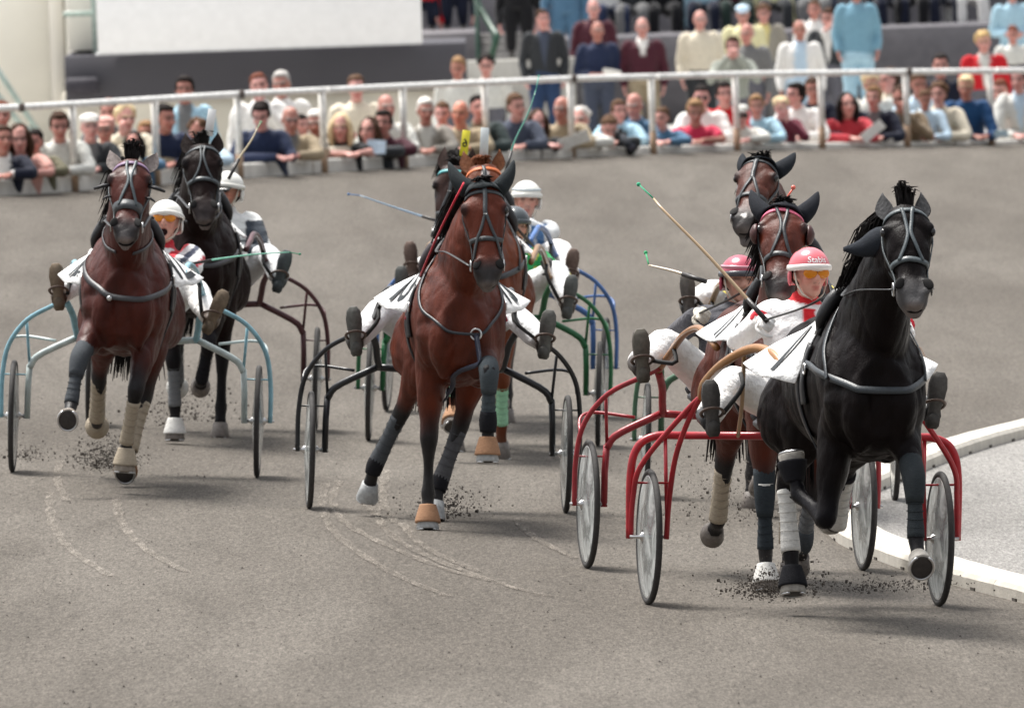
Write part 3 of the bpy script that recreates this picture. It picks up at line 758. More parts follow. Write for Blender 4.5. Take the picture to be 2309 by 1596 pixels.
    for i in range(nS - 1):
        mbc.f.append((i, i + o2, i + 1 + o2, i + 1)); a = (nV - 1) * nS + i; mbc.f.append((a, a + 1, a + 1 + o2, a + o2))
    for j in range(nV - 1):
        a = j * nS; mbc.f.append((a, a + nS, a + nS + o2, a + o2)); a += nS - 1; mbc.f.append((a, a + o2, a + nS + o2, a + nS))
    cl = ob("number_cloth", mbc, MAT['cloth'], root, cc)
    if sp.get('number'):
        for sg in (-1, 1):
            def mp(tx, ty, sg=sg):
                y_ = .5 + (sg * tx) / .42; s_ = sg * (sp.get('cl', .64) * .72 - ty); return cloth(s_, y_, .012)
            put_text(sp['number'], sp.get('nsize', .34), mp, MAT['print_'], cl, (.03, .035, .04), "cloth_number")
    if sp.get('lining'):
        for sg in (-1, 1):
            ob("cloth_lining", MB().tube([cloth(sg * q, -.06, -.01) for q in np.linspace(.2, .60, 8)], [(.012, .03)] * 8, 8), MAT['cloth'], cl, sp['lining'])
    sad = ob("harness_saddle", MB().ribbon([cloth(s, -.14, .004) for s in np.linspace(-.36, .36, 25)], [nrm(cloth(s, -.14, .1) - cloth(s, -.14, 0)) for s in np.linspace(-.36, .36, 25)], .09, .016), MAT['leather'], root, (.022, .022, .024))
    for sg in (-1, 1):
        ob("saddle_pad", MB().tube([cloth(sg * .08, -.24, .018), cloth(sg * .17, -.26, .03), cloth(sg * .28, -.25, .028), cloth(sg * .34, -.2, .018)], [.018, .032, .030, .014], 12, res=10), MAT['leather'], sad, sp.get('padc', (.02, .02, .022)))
        t0 = cloth(sg * .06, -.14, .05)
        ob("terret", MB().tube([t0 + np.array((.022 * math.cos(a), 0, .022 * math.sin(a))) for a in np.linspace(0, 6.28, 14, endpoint=False)], .004, 5, closed=True), MAT['metal'], sad)
        strap("girth_strap", [(sg * .30, .05, 1.38), (sg * .40, .05, 1.15), (sg * .33, .04, .92), (sg * .15, .02, .70)], .06, .008, (.03, .03, .033))
        strap("shaft_tug", [(sg * .34, -.02, 1.36), (sg * .40, -.05, 1.20), (sg * .38, -.08, 1.02)], .045, .012, (.025, .025, .027))
        ob("tug_buckle", MB().tube([snap((sg * .40, -.06, 1.24), .02)[0] + np.array((0, .026 * math.cos(a), .026 * math.sin(a))) for a in np.linspace(0, 6.28, 14, endpoint=False)], .005, 5, closed=True), MAT['metal'], root)
    bs = sp.get('breast', 'band')
    if bs == 'band':
        strap("breast_strap", [(-.40, .0, 1.27), (-.38, -.35, 1.22), (-.24, -.75, 1.20), (0, -.85, 1.19), (.24, -.75, 1.20), (.38, -.35, 1.22), (.42, .0, 1.24)], .034, .006, sp.get('bscol', (.028, .032, .037)), res=50)
        for sg in (-1, 1):
            strap("neck_strap", [(sg * .08, -.12, 1.60), (sg * .25, -.35, 1.40), (sg * .34, -.50, 1.28), (sg * .34, -.55, 1.20)], .018, .006, sp.get('bscol', (.028, .032, .037)))
    elif bs == 'Y':
        yc = (.05, -.80, 1.09)
        for sg in (-1, 1):
            strap("yoke_strap", [(sg * .16, -.2, 1.52), (sg * .30, -.45, 1.34), (sg * .27, -.62, 1.22), (sg * .12 + .04, -.78, 1.13), yc], .015, .008, (.022, .027, .034), res=30)
        strap("yoke_strap", [yc, (.0, -.8, .95), (-.03, -.62, .78), (-.03, -.4, .70)], .028, .009, (.02, .025, .045), res=20)
        q, n = snap(yc, .012); s_, n2 = frame_of(np.array(n))
        ob("yoke_ring", MB().tube([q + s_ * .03 * math.cos(a) + n2 * .03 * math.sin(a) for a in np.linspace(0, 6.28, 16, endpoint=False)], .006, 6, closed=True), MAT['metal'], root)
    elif bs == 'low':
        strap("breast_strap", [(-.36, .0, 1.44), (-.36, -.25, 1.38), (-.28, -.60, 1.26), (-.06, -.8, 1.18), (.14, -.8, 1.16), (.30, -.55, 1.18), (.38, -.1, 1.22)], .032, .007, (.050, .050, .055), res=50)
        q, n = snap((-.02, -.85, 1.17), .015); ob("strap_buckle", MB().ell(q, (.016, .01, .016)), MAT['metal'], root)
        for sg in (-1, 1): strap("neck_strap", [(sg * .08, -.12, 1.60), (sg * .24, -.38, 1.50), (sg * .20, -.62, 1.42), (sg * .04, -.7, 1.40)], .018, .006, (.045, .045, .05))
    # reins: bit -> terret -> driver's hands
    for sg, hk in ((-1, 'hl'), (1, 'hr')):
        a = hp(.80, sg * .092, -.005); b = cloth(sg * .06, -.14, .055); pts = [a, snap(a + (b - a) * .38 + np.array((sg * .3, 0, -.02)), .02)[0], snap(a + (b - a) * .72 + np.array((sg * .3, 0, .02)), .015)[0], b]
        if hk in sp: 
            e = np.array(sp[hk]); pts += [(b + e) / 2 + np.array((0, 0, -.02)), e]
        A = spl(np.array(pts), 34); ob("rein", MB().tube(A, [(.011, .004)] * 34, 6), MAT['leather'], root, sp.get('rein', (.03, .032, .035)))
    c0 = hp(.16, 0, .0); 
    return root, dict(hp=hp, hx=hx, hn=hn, h=h, snap=snap, P=P)
def put_text(txt, size, mp, m, parent, col, name):
    cu = bpy.data.curves.new("t", 'FONT'); cu.body = txt; cu.size = size * 1.37; cu.align_x = 'CENTER'; cu.align_y = 'CENTER'; cu.offset = size * .018; cu.resolution_u = 3
    o = bpy.data.objects.new("t", cu); TSC.collection.objects.link(o)
    me = evaluated_mesh(o); bpy.data.objects.remove(o)
    import bmesh
    bm = bmesh.new(); bm.from_mesh(me)
    for _ in range(2):
        es = [e for e in bm.edges if e.calc_length() > size * .12]
        if es: bmesh.ops.subdivide_edges(bm, edges=es, cuts=1)
        bmesh.ops.triangulate(bm, faces=bm.faces[:])
    for v in bm.verts: v.co = Vector(mp(v.co.x, v.co.y))
    bm.to_mesh(me); bm.free()
    return link(name, me, m, parent, col)
# ------------------------------------------------------------------ sulky
WR = .345
def make_wheel(parent, x, rim_col):
    w = empty("wheel"); w.parent = parent; w.location = (x, 0, WR)
    c = lambda r, xo=0, n=48: [(xo, r * math.cos(a), r * math.sin(a)) for a in np.linspace(0, 2 * math.pi, n, endpoint=False)]
    ob("tyre", MB().tube(c(WR - .017), [(.017, .017)] * 48, 10, closed=True), MAT['rubber'], w, (.045, .043, .042))
    ob("rim", MB().tube(c(WR - .040), [(.013, .012)] * 48, 8, closed=True), MAT['paint'], w, rim_col)
    for sx in (-1, 1):
        R = [np.array(c(r, sx * xo, 40)) for r, xo in ((WR - .036, .013), (.22, .022), (.10, .032), (.035, .036))]
        mb = MB(); mb.rings(R, cap=False); ob("wheel_cover", mb, MAT['disc'], w)
    mb = MB()
    for i in range(28):
        a = i * 2 * math.pi / 28; b = a + (.5 if i % 2 else -.5); s = .026 if i % 4 < 2 else -.026
        mb.tube([(s, .022 * math.cos(b), .022 * math.sin(b)), (0, (WR - .045) * math.cos(a), (WR - .045) * math.sin(a))], .0016, 4)
    ob("spokes", mb, MAT['metal'], w)
    ob("hub", MB().tube([(-.10, 0, 0), (-.05, 0, 0), (-.04, 0, 0), (.04, 0, 0), (.05, 0, 0), (.10, 0, 0)], [.008, .010, .024, .024, .010, .008], 12), MAT['metal'], w)
    return w
def make_sulky(M, label, col, feet, kind='A', shaft_col=None, shaft_wood=False, rim=(.75, .75, .73), col2=None, seat=(.03, .03, .035)):
    root = empty("sulky", M); tag(root, label, "sulky", "two wheeled racing sulkies")
    sm = MAT['wood'] if shaft_wood else MAT['paint']; sc = shaft_col or col; c2 = col2 or col
    T = lambda n_, pts, r, c=col, m='paint', res=None: ob(n_, MB().tube(pts, r, 10, res=res), MAT[m] if isinstance(m, str) else m, root, c)
    for sg in (-1, 1):
        make_wheel(root, sg * .75, rim)
        X = lambda pts: [(sg * a, b, c) for a, b, c in pts]
        if kind == 'A':
            T("wheel_arch", X([(.825, .0, .335), (.822, -.01, .58), (.785, -.05, .78), (.67, -.12, .94), (.50, -.24, 1.04), (.425, -.36, 1.09)]), .0145, col, res=26)
            T("shaft", X([(.43, -.30, 1.07), (.405, -.46, 1.15), (.375, -.8, 1.28), (.345, -1.10, 1.33), (.33, -1.29, 1.30), (.305, -1.5, 1.24)]), .019, sc, sm, res=24)
            T("fork_leg", X([(.665, 0, .33), (.663, 0, .52), (.655, -.005, .66)]), .019, c2)
            T("diagonal_brace", X([(.655, -.005, .645), (.60, -.02, .72), (.37, -.05, .835)]), .021, c2, res=8)
            T("shaft_post", X([(.36, -.05, .83), (.375, -.12, .90), (.39, -.20, .98), (.43, -.31, 1.07)]), .021, col2 and col or col, res=12)
            T("arch_strut", X([(.655, -.005, .66), (.675, -.08, .92)]), .009, col)
            T("wheel_guard", X([(.80, -.02, .70), (.785, .10, .80), (.70, .13, .83), (.50, .03, .81)]), .009, c2, res=14)
            T("axle_tie", X([(.825, .0, .60), (.66, 0, .60)]), .005, col)
            ob("axle_nut", MB().tube(X([(.648, 0, WR), (.69, 0, WR)]), .014, 8), MAT['metal'], root)
        else:
            T("fork_leg", X([(.845, .02, .335), (.835, .0, .55), (.80, -.06, .72), (.60, -.18, .99), (.50, -.26, 1.10)]), .0145, col, res=22)
            T("fork_leg", X([(.665, -.02, .335), (.655, -.04, .55), (.63, -.10, .78), (.565, -.20, 1.0), (.51, -.26, 1.10)]), .0145, col, res=20)
            T("shaft", X([(.525, -.22, 1.06), (.545, -.42, 1.14), (.505, -.78, 1.26), (.42, -1.08, 1.34), (.355, -1.29, 1.33), (.31, -1.5, 1.25)]), .024, sc, sm, res=24)
            T("crossbar_drop", X([(.845, .03, .335), (.845, .03, .66), (.81, .03, .80), (.72, .03, .855), (.58, .03, .86)]), .021, col, res=24)
            T("fork_strut", X([(.67, .03, .85), (.66, -.01, .36)]), .010, col)
            T("axle_tie", X([(.835, .0, .62), (.655, -.04, .62)]), .006, col)
            T("stay_rod", X([(.40, -.75, 1.33), (.34, -.35, 1.05), (.30, .0, .86)]), .011, (.30, .17, .06), 'wood', res=10)
        # stirrup loop with its bracket
        an_ = np.array(feet[0 if sg < 0 else 1]); sc0 = an_ + np.array((0, -.045, .035))
        ob("stirrup", MB().tube([sc0 + np.array((.056 * math.cos(a), -.068 * math.sin(a), .030 * math.sin(a))) for a in np.linspace(0, 2 * math.pi, 26, endpoint=False)], [(.010, .006)] * 26, 6, closed=True), MAT['leather'], root, (.10, .065, .05))
        ob("stirrup_bracket", MB().tube([(sg * .395, -.62, 1.20), (sg * .40, -.70, 1.13), sc0 + np.array((-sg * .056, 0, 0))], .012, 6, res=6), MAT['rubber'], root, (.03, .03, .03))
    if kind == 'A': T("crossbar", [(-.37, -.05, .835), (-.18, -.05, .825), (.18, -.05, .825), (.37, -.05, .835)], .021, c2, res=10)
    else: T("crossbar", [(-.585, .03, .86), (.585, .03, .86)], .020, col)
    ob("seat", MB().box((0, .14, .915), (.36, .30, .06), bev=.022), MAT['leather'], root, seat)
    ob("seat_back", MB().tube([(-.17, .29, .94), (-.1, .33, .98), (.1, .33, .98), (.17, .29, .94)], [(.02, .03)] * 4, 8, res=12, side=(0, 1, 0)), MAT['leather'], root, seat)
    for x in (-.11, .11): T("seat_bracket", [(x, -.04, .845), (x, .05, .87), (x, .24, .885)], .011, col)
    return root
# ------------------------------------------------------------------ human figures
def head_mb(mb, c, R, s=1.0, open_=0.0):
    """skull, jaw, nose, lips, ears in head space (faces -Y)"""
    def E(p, r): mb.ell(c + R @ (np.array(p) * s), tuple(np.array(r) * s), 14, 9, rot=R)
    E((0, .012, .035), (.076, .097, .092)); E((0, -.018, -.04), (.060, .070, .078)); E((0, -.066, -.098 - open_), (.030, .024, .022))
    E((0, -.078, .030), (.056, .020, .014)); E((0, -.035, -.085 - open_ * .8), (.046, .050, .030))
    for x in (-1, 1):
        E((x * .040, -.068, -.022), (.024, .022, .024)); E((x * .079, .012, -.008), (.009, .020, .032)); E((x * .012, -.103, -.030), (.010, .011, .009))
    mb.tube([c + R @ (np.array(p) * s) for p in ((0, -.088, .020), (0, -.104, -.004), (0, -.118, -.026), (0, -.098, -.036))], np.array([.010, .012, .015, .010]) * s, 8, res=7)
    E((0, -.086, -.060), (.024, .011, .0065)); E((0, -.084, -.074 - open_ * 1.2), (.022, .011, .008))
def paint_head(co, c, R, col, skin, brow, s=1.0, k=1.0):
    q = (co - c) @ R / s; x, y, z = np.abs(q[:, 0]), q[:, 1], q[:, 2]; f = (y < -.03) & (np.linalg.norm(q, axis=1) < .16)
    def mixto(w, k): 
        w = (w * f)[:, None]; col[:] = col * (1 - w) + np.array(k) * w
    sk = np.array(skin)
    mixto(.45 * (1 - sstep(np.hypot((x - .045) / .03, (z + .03) / .03), .3, 1.1)), sk * np.array((1.1, .72, .70)))
    mixto(.85 * (1 - sstep(np.hypot((x - .032) / (.021 * k), (z - .010) / (.011 * k)), .55, 1.15)), sk * .22)  # dark eyes, with the shade of the unmodelled sockets painted into the skin
    mixto(.75 * (1 - sstep(np.hypot((x - .032) / (.026 * k), (z - .033) / (.006 * k)), .6, 1.2)), np.array(brow))
    mixto(.8 * (1 - sstep(np.hypot(x / (.025 * k), (z + .067) / (.011 * k)), .7, 1.15)), sk * np.array((.75, .38, .40)))
    mixto(.6 * (1 - sstep(np.hypot((x - .011) / .008, (z + .041) / .006), .5, 1.2)), sk * .3)
def hand_mb(mb, w, d, n, curl=1.0, r=.0088, thumb=1):
    """palm and five fingers: wrist w, direction d, palm normal n"""
    d = nrm(d); n = nrm(n - d * (n @ d)); s = np.cross(d, n) * thumb
    mb.ell(w + d * .045, (.040, .050, .017), rot=np.stack([s, d, n], 1))
    mb.tube([w - d * .03, w + d * .02], [.026, .027], 10)
    for i, (o, ln) in enumerate(((.030, .072), (.010, .080), (-.011, .075), (-.030, .060))):
        b = w + d * .082 + s * o; p = [b]; a = 0
        for k, fr in enumerate((.42, .32, .26)):
            a += curl * (.75 if k else .55); p.append(p[-1] + (d * math.cos(a) + n * math.sin(a)) * ln * fr)
        mb.tube(p, [r * 1.05, r, r * .95, r * .8], 7, res=8)
    t = w + d * .025 + s * .034
    mb.tube([t, t + (d * .5 + s * .6 + n * .4) * .035, t + (d * .9 + s * .35 + n * .9 * curl) * .052, t + (d * 1.15 + n * 1.2 * curl) * .058], [r * 1.35, r * 1.2, r * 1.05, r * .8], 7, res=8)
def hair_mb(mb, c, R, style, s=1.0, seed=0):
    def E(p, r): mb.ell(c + R @ (np.array(p) * s), tuple(np.array(r) * s), 16, 10, rot=R)
    if style == 'bald':
        E((0, .045, .005), (.079, .072, .050)); return
    if style == 'cap':
        E((0, .040, .0), (.080, .075, .06)); return
    E((0, .030, .055), (.084, .094, .084)); E((0, .052, .0), (.082, .070, .075))
    if style == 'mop':
        E((0, -.030, .096), (.066, .050, .032)); E((.064, .015, .025), (.026, .045, .055)); E((-.064, .015, .025), (.026, .045, .055))
    if style == 'curly':
        r = np.random.RandomState(seed)
        for i in range(42):
            v = r.normal(size=3); v /= np.linalg.norm(v); v[2] = abs(v[2]) if r.rand() < .75 else v[2] * .6
            if v[1] < -.45 and v[2] < .45: continue
            E(np.array((0, .025, .035)) + v * np.array((.085, .09, .085)), (.028, .028, .028))
    if style == 'long':
        for x in (-1, 1):
            mb.tube([c + R @ (np.array(p) * s) for p in ((x * .055, .0, .075), (x * .085, .01, .01), (x * .092, .02, -.08), (x * .082, .035, -.17))], np.array([(.03, .05), (.03, .06), (.033, .06), (.02, .04)]) * s, 10, res=10)
        E((0, .075, -.06), (.075, .04, .10))
    if style == 'short':
        E((0, -.02, .092), (.062, .055, .030))
def human(name, M, label, J, look):
    dec = look.get('dec')
    """J: joints (pelvis, chest, neck, head, and l/r shoulder, elbow, wrist, hip, knee, ankle) in the root's space."""
    root = empty(name, M); tag(root, label, "person", look.get('group'))
    vox = look.get('vox', .010); sc = look.get('s', 1.0); skin = np.array(look.get('skin', (.52, .30, .235)))
    R = look.get('hrot', np.eye(3)); c = np.array(J['head'], float)
    b = MB(); head_mb(b, c, R, sc, look.get('open', 0))
    nk = np.array(J['neck']); ch = np.array(J['chest']); pv = np.array(J['pelvis'])
    b.tube([c + R @ np.array((0, .025, -.06)) * sc, (c + nk) / 2 + np.array((0, .012, -.01)), nk - (nk - ch) * .15], np.array([.052, .052, .066]) * sc, 12, res=7)
    sh = np.array(J['rs']) - np.array(J['ls']); side = nrm(sh)
    tors = [pv + (pv - ch) * .12, pv, (pv + ch) / 2, ch, (ch + nk) / 2 + (nk - ch) * .12, nk]
    bw = look.get('build', 1.0) * sc; tr = np.array([(.13, .10), (.155, .11), (.14, .105), (.165, .118), (.145, .09), (.062, .062)]) * bw
    b.tube(tors, tr, 18, res=16, side=side)
    hands = []
    for q in 'lr':
        s_, e_, w_ = (np.array(J[q + k], float) for k in 'sew')
        b.tube([s_ + (nk - s_) * .25, s_, (s_ + e_) / 2, e_, (e_ + w_) / 2, w_], np.array([.05, .054, .046, .039, .034, .026]) * sc, 10, res=16)
        d = nrm(w_ - e_) if q + 'hd' not in J else nrm(J[q + 'hd']); n = np.array(J.get(q + 'hn', (0, 0, -1)), float)
        hands.append((w_, d, n, 1 if q == 'r' else -1))
        if not look.get('gloves'): hand_mb(b, w_, d, n, look.get('curl', .9), max(.0088, vox * .68), 1 if q == 'r' else -1)
    haslegs = 'lk' in J
    if haslegs:
        for q in 'lr':
            h_, k_, a_ = (np.array(J[q + k], float) for k in 'hka')
            b.tube([h_ + (0, 0, .03), h_, (h_ + k_) / 2, k_, (k_ + a_) / 2, a_], np.array([.085, .085, .07, .054, .052, .038]) * sc, 12, res=16)
    me = remesh(b, vox, 2, "body", dec); co = coords(me); col = np.tile(skin, (len(co), 1)) * (1 + .05 * wob(co, 14, 2))[:, None]
    paint_head(co, c, R, col, skin, look.get('brow', look.get('hair', (.05, .03, .02))), sc, look.get('pk', 1.0)); vcol(me, np.clip(col, 0, 1)); link("body", me, MAT['skin'], root)
    if look.get('open'):
        ob("mouth", MB().ell(c + R @ np.array((0, -.090, -.068 - look['open'] * .6)) * sc, (.025 * sc, .011, .009 + look['open'] * .6), rot=R), MAT['hair'], root, (.02, .006, .006))
    # jacket
    jv = look.get('jvox', max(vox * 1.25, .012)); j = MB(); jt = tr + np.array([(.03, .03), (.028, .03), (.028, .032), (.026, .026), (.030, .028), (.016, .016)]) * sc
    j.tube(tors, jt, 20, res=18, side=side)
    slv = look.get('sleeve', 1.0)
    for q in 'lr':
        s_, e_, w_ = (np.array(J[q + k], float) for k in 'sew')
        if slv >= 1: P = [s_ + (nk - s_) * .35, s_, (s_ + e_) / 2, e_, (e_ + w_) / 2, w_ - (w_ - e_) * .03]; rr = [.062, .072, .064, .056, .052, .044]
        else: P = [s_ + (nk - s_) * .35, s_, s_ + (e_ - s_) * .45, s_ + (e_ - s_) * .85]; rr = [.062, .070, .064, .062]
        j.tube(P, np.array(rr) * sc, 12, res=18)
    if look.get('collar', True):
        j.tube([nk + nrm(nk - ch) * t + np.array((0, .012, 0)) for t in (-.03, .012, .04)], np.array([.085, .074, .070]) * sc, 16)
    me = remesh(j, jv, 3, "jacket", dec); co = coords(me); nm = normals(me)
    sd_ = look.get('seed', 0)
    ax = np.array((.6, .6, 2.2)); fold = wob(co * ax, 15, sd_) * .006 + wob(co * ax, 34, sd_ + 1) * .003
    co = co + nm * fold[:, None]; setco(me, co)
    jc = look['jacket']
    if callable(jc): vcol(me, np.clip(jc(co, J), 0, 1)); link("jacket", me, MAT['clothv'], root)
    else:
        front = look.get('front')
        if front is not None:
            ccol = np.tile(np.array(jc), (len(co), 1)); t = (co - nk); u = t @ side; v = -(t @ nrm(nk - ch)); fy = nm[:, 1] < .1
            w = (1 - sstep(np.abs(u) - np.maximum(.075 - v * look.get('vtap', .16), 0.0), -.006, .006)) * fy * (v > -.06) * (v < look.get('vlen', .5)) * (np.maximum(.075 - v * look.get('vtap', .16), 0) > .004)
            ccol = ccol * (1 - w[:, None]) + np.array(front) * w[:, None]; vcol(me, ccol); link("jacket", me, MAT['clothv'], root)
        else: link("jacket", me, MAT['cloth'], root, jc)
    if haslegs:
        t = MB(); t.tube([pv + (ch - pv) * .28, pv, pv + (pv - ch) * .22], (np.array([(.165, .125), (.18, .145), (.15, .135)])) * bw, 18, res=8, side=side)
        for q in 'lr':
            h_, k_, a_ = (np.array(J[q + k], float) for k in 'hka')
            t.tube([h_ + (0, 0, .05), h_, (h_ + k_) / 2, k_, (k_ + a_) / 2, a_ - (a_ - k_) * .02], np.array([.105, .108, .096, .080, .076, .066]) * sc, 14, res=18)
        me = remesh(t, jv, 3, "trousers", dec); co = coords(me); nm = normals(me); co = co + nm * (wob(co * ax, 14, sd_ + 5) * .008 + wob(co, 42, sd_ + 6) * .002)[:, None]; setco(me, co)
        link("trousers", me, MAT['cloth'], root, look.get('trousers', (.12, .12, .14)))
        if look.get('shoes', True) and not look.get('boots'):
            for q in 'lr':
                a_ = np.array(J[q + 'a'], float); ob("shoe", MB().tube([a_ + (0, .06, -.045), a_ + (0, .02, -.04), a_ + (0, -.08, -.055), a_ + (0, -.17, -.065)], [(.036, .04), (.044, .055), (.046, .035), (.03, .02)], 12, res=10), MAT['leather'], root, (.03, .025, .02))
    if look.get('gloves'):
        for i, (w_, d, n, tt) in enumerate(hands):
            g = MB(); hand_mb(g, w_, d, n, look.get('curl', 1.25), .0108, tt); gm = remesh(g, .0055, 2, "glove"); link("glove", gm, MAT['cloth'], root, look['gloves'])
            if look.get('cuff'): ob("cuff", MB().tube([w_ - d * .075, w_ - d * .02], [.050, .047], 14), MAT['cloth'], root, look['cuff'])
    st = look.get('hairstyle')
    if st:
        hm = MB(); hair_mb(hm, c, R, st, sc, sd_); me = remesh(hm, .012 if vox > .015 else .009, 2, "hair", dec); co = coords(me); nm = normals(me)
        co = co + nm * (wob(co * np.array((1, 1, .5)), 60, sd_) * .006 + wob(co * np.array((1, 1, .35)), 140, sd_ + 3) * .004)[:, None]; setco(me, co); link("hair", me, MAT['hair'], root, look['hair'])
    if look.get('cap'):
        cp = MB(); cp.ell(c + R @ np.array((0, .012, .078)) * sc, (.094 * sc, .108 * sc, .05 * sc), 18, 9, rot=R); cp.ell(c + R @ np.array((0, -.085, .058)) * sc, (.066 * sc, .055 * sc, .010 * sc), 14, 7, rot=R)
        ob("cap", cp, MAT['cloth'], root, look['cap'])
    if look.get('glasses'):
        g = MB()
        for x in (-1, 1): g.ell(c + R @ np.array((x * .033, -.100, .010)) * sc, (.027 * sc, .006, .019 * sc), 12, 7, rot=R)
        ob("glasses", g, MAT['eye'], root, look['glasses'])
    return root, c, R
def helmet(root, c, R, col, rim=None, text=None, peak=None, band=None, strap_c=(.55, .50, .42)):
    tr = lambda p: c + R @ np.array(p)
    R_ = []
    for t in np.linspace(.0, 1, 12):
        ph = (1 - t) * (math.pi / 2 - .02) + .02; r = math.sin(ph)
        R_.append(np.array([tr((.104 * r * math.cos(a), .010 + .124 * r * math.sin(a), .030 + .108 * math.cos(ph))) for a in np.linspace(0, 2 * math.pi, 30, endpoint=False)]))
    mb = MB(); mb.rings(R_)
    mb.tube([tr((.100 * math.cos(a), .010 + .120 * math.sin(a), -.015)) for a in np.linspace(.05, math.pi - .05, 22)], [(.046, .008)] * 22, 8, side=(0, 0, 1))
    o = ob("helmet", mb, MAT['gloss'], root, col)
    rc = rim or tuple(np.array(col) * .85)
    a_ = np.linspace(0, 2 * math.pi, 36, endpoint=False)
    ob("helmet_rim", MB().tube([tr((.106 * math.cos(a), .010 + .126 * math.sin(a), .030 + .010 * max(0, -math.sin(a)))) for a in a_], [(.008, .016)] * 36, 8, closed=True, side=(1, 0, 0)), MAT['gloss'], o, rc)
    if band: ob("helmet_band", MB().tube([tr((.097 * math.cos(a), .010 + .115 * math.sin(a), .075)) for a in a_], [(.004, .008)] * 36, 6, closed=True), MAT['gloss'], o, band)
    if peak: ob("peak", MB().rings([np.array([tr((x * (1 + k * .1), -.105 - k * .055 + .5 * x * x * 6, .028 - k * .022 + dz)) for x in np.linspace(-.075, .075, 9)] + [tr((x * (1 + k * .1), -.100 - k * .055 + .5 * x * x * 6, .022 - k * .022 + dz)) for x in np.linspace(.075, -.075, 9)]) for k, dz in ((0, 0), (.5, 0), (1, 0))]), MAT['gloss'], o, peak)
    for x in (-1, 1):
        ob("chin_strap", MB().ribbon([tr((x * .086, -.005, .02)), tr((x * .078, -.025, -.05)), tr((x * .055, -.05, -.10)), tr((x * .015, -.075, -.128))], [R @ np.array((x, 0, 0))] * 3 + [R @ np.array((0, 0, -1))], .016, .004), MAT['cloth'], o, strap_c)
    if text:
        def mp(tx, ty):
            az = tx / .108; ph = math.pi / 2 - .42 - ty / .115
            return tr((.1065 * math.sin(ph) * math.sin(az), .010 - .1265 * math.sin(ph) * math.cos(az), .030 + .1105 * math.cos(ph)))
        put_text(text, .036, mp, MAT['print_'], o, (.85, .85, .85), "helmet_lettering")
    return o
def goggles(root, c, R, lens=True):
    tr = lambda p: c + R @ np.array(p)
    g = MB()
    for x in (-1, 1): g.ell(tr((x * .036, -.100, .006)), (.037, .008, .026), 16, 8, rot=R @ rotm(0, 0, x * .25))
    o = ob("goggles", g, MAT['lens'], root)
    ob("goggle_bar", MB().tube([tr((-.085, -.055, .022)), tr((-.055, -.092, .027)), tr((0, -.110, .022)), tr((.055, -.092, .027)), tr((.085, -.055, .022))], [(.005, .004)] * 5, 6, res=14), MAT['gloss'], o, (.75, .72, .68))
def boot(root, ankle, tilt, col, sole, splay):
    """riding boot with the sole turned to the front: ankle point, toe up"""
    up = nrm((math.sin(splay), -math.sin(tilt), math.cos(tilt))); fw = nrm(np.array((0, -1.0, 0)) - up * (np.array((0, -1.0, 0)) @ up)); sx = np.cross(up, fw)
    h0 = ankle + fw * .055 - up * .065
    prof = [(-.005, .030, .030), (.03, .037, .044), (.09, .034, .045), (.15, .043, .036), (.21, .046, .028), (.255, .038, .022), (.275, .018, .014)]
    mb = MB(); mb.rings([np.array([h0 + up * t - fw * (d * .9) + sx * w * math.cos(a) + fw * d * math.sin(a) for a in np.linspace(0, 2 * math.pi, 14, endpoint=False)]) for t, w, d in prof])
    o = ob("boot", mb, MAT['leather'], root, col)
    ob("boot_shaft", MB().tube([ankle + (0, .13, .015), ankle + (0, .04, 0), ankle + fw * .02 - up * .02], [.056, .052, .046], 12), MAT['leather'], o, col)
    sm = MB(); 
    R1 = [np.array([h0 + up * t + sx * w * x + fw * (y) for x, y in ((-1, .0), (-1, .012), (1, .012), (1, 0))]) for t, w in ((-.012, .022), (.005, .034), (.05, .034), (.09, .029), (.14, .041), (.20, .047), (.25, .040), (.278, .022))]
    sm.rings(R1); so = ob("sole", sm, MAT['rubber'], o, sole)
    ob("heel", MB().tube([h0 + up * .032 + fw * .010, h0 + up * .032 + fw * .028], [(.033, .040), (.031, .038)], 14, side=sx), MAT['rubber'], o, tuple(np.array(sole) * .75))
# ------------------------------------------------------------------ the field
def rig(k):
    x, y, s, yaw = RIGS[k]; d = F / s; p = at(x, y, d); ps = rad(yaw)
    hx = np.array((math.cos(ps), math.sin(ps))); hf = np.array((math.sin(ps), -math.cos(ps)))
    def G(q): return np.array((q[0], q[1], float(gz(q[0], q[1]))))
    o = (G(p[:2] + hx * .75) + G(p[:2] - hx * .75)) / 2
    ax = nrm(G(p[:2] + hx * .75) - G(p[:2] - hx * .75)); f = G(p[:2] + hf * 2.2) - o; ay = nrm(-f + ax * (f @ ax)); az = np.cross(ax, ay)
    M = Matrix(((ax[0], ay[0], az[0], o[0]), (ax[1], ay[1], az[1], o[1]), (ax[2], ay[2], az[2], o[2]), (0, 0, 0, 1)))
    return M, d
def loc(M, px, py, d):
    return np.array(M.inverted() @ Vector(at(px, py, d)))
BAY = (.105, .030, .014); DBAY = (.050, .016, .010); BLACK = (.0070, .0048, .0048); CHEST = (.13, .031, .010)
TAN = (.34, .19, .11); CREAM = (.40, .34, .26); WHITE = (.62, .61, .58); GREY = (.055, .062, .070); DK = (.010, .010, .013); LGREY = (.15, .155, .16)
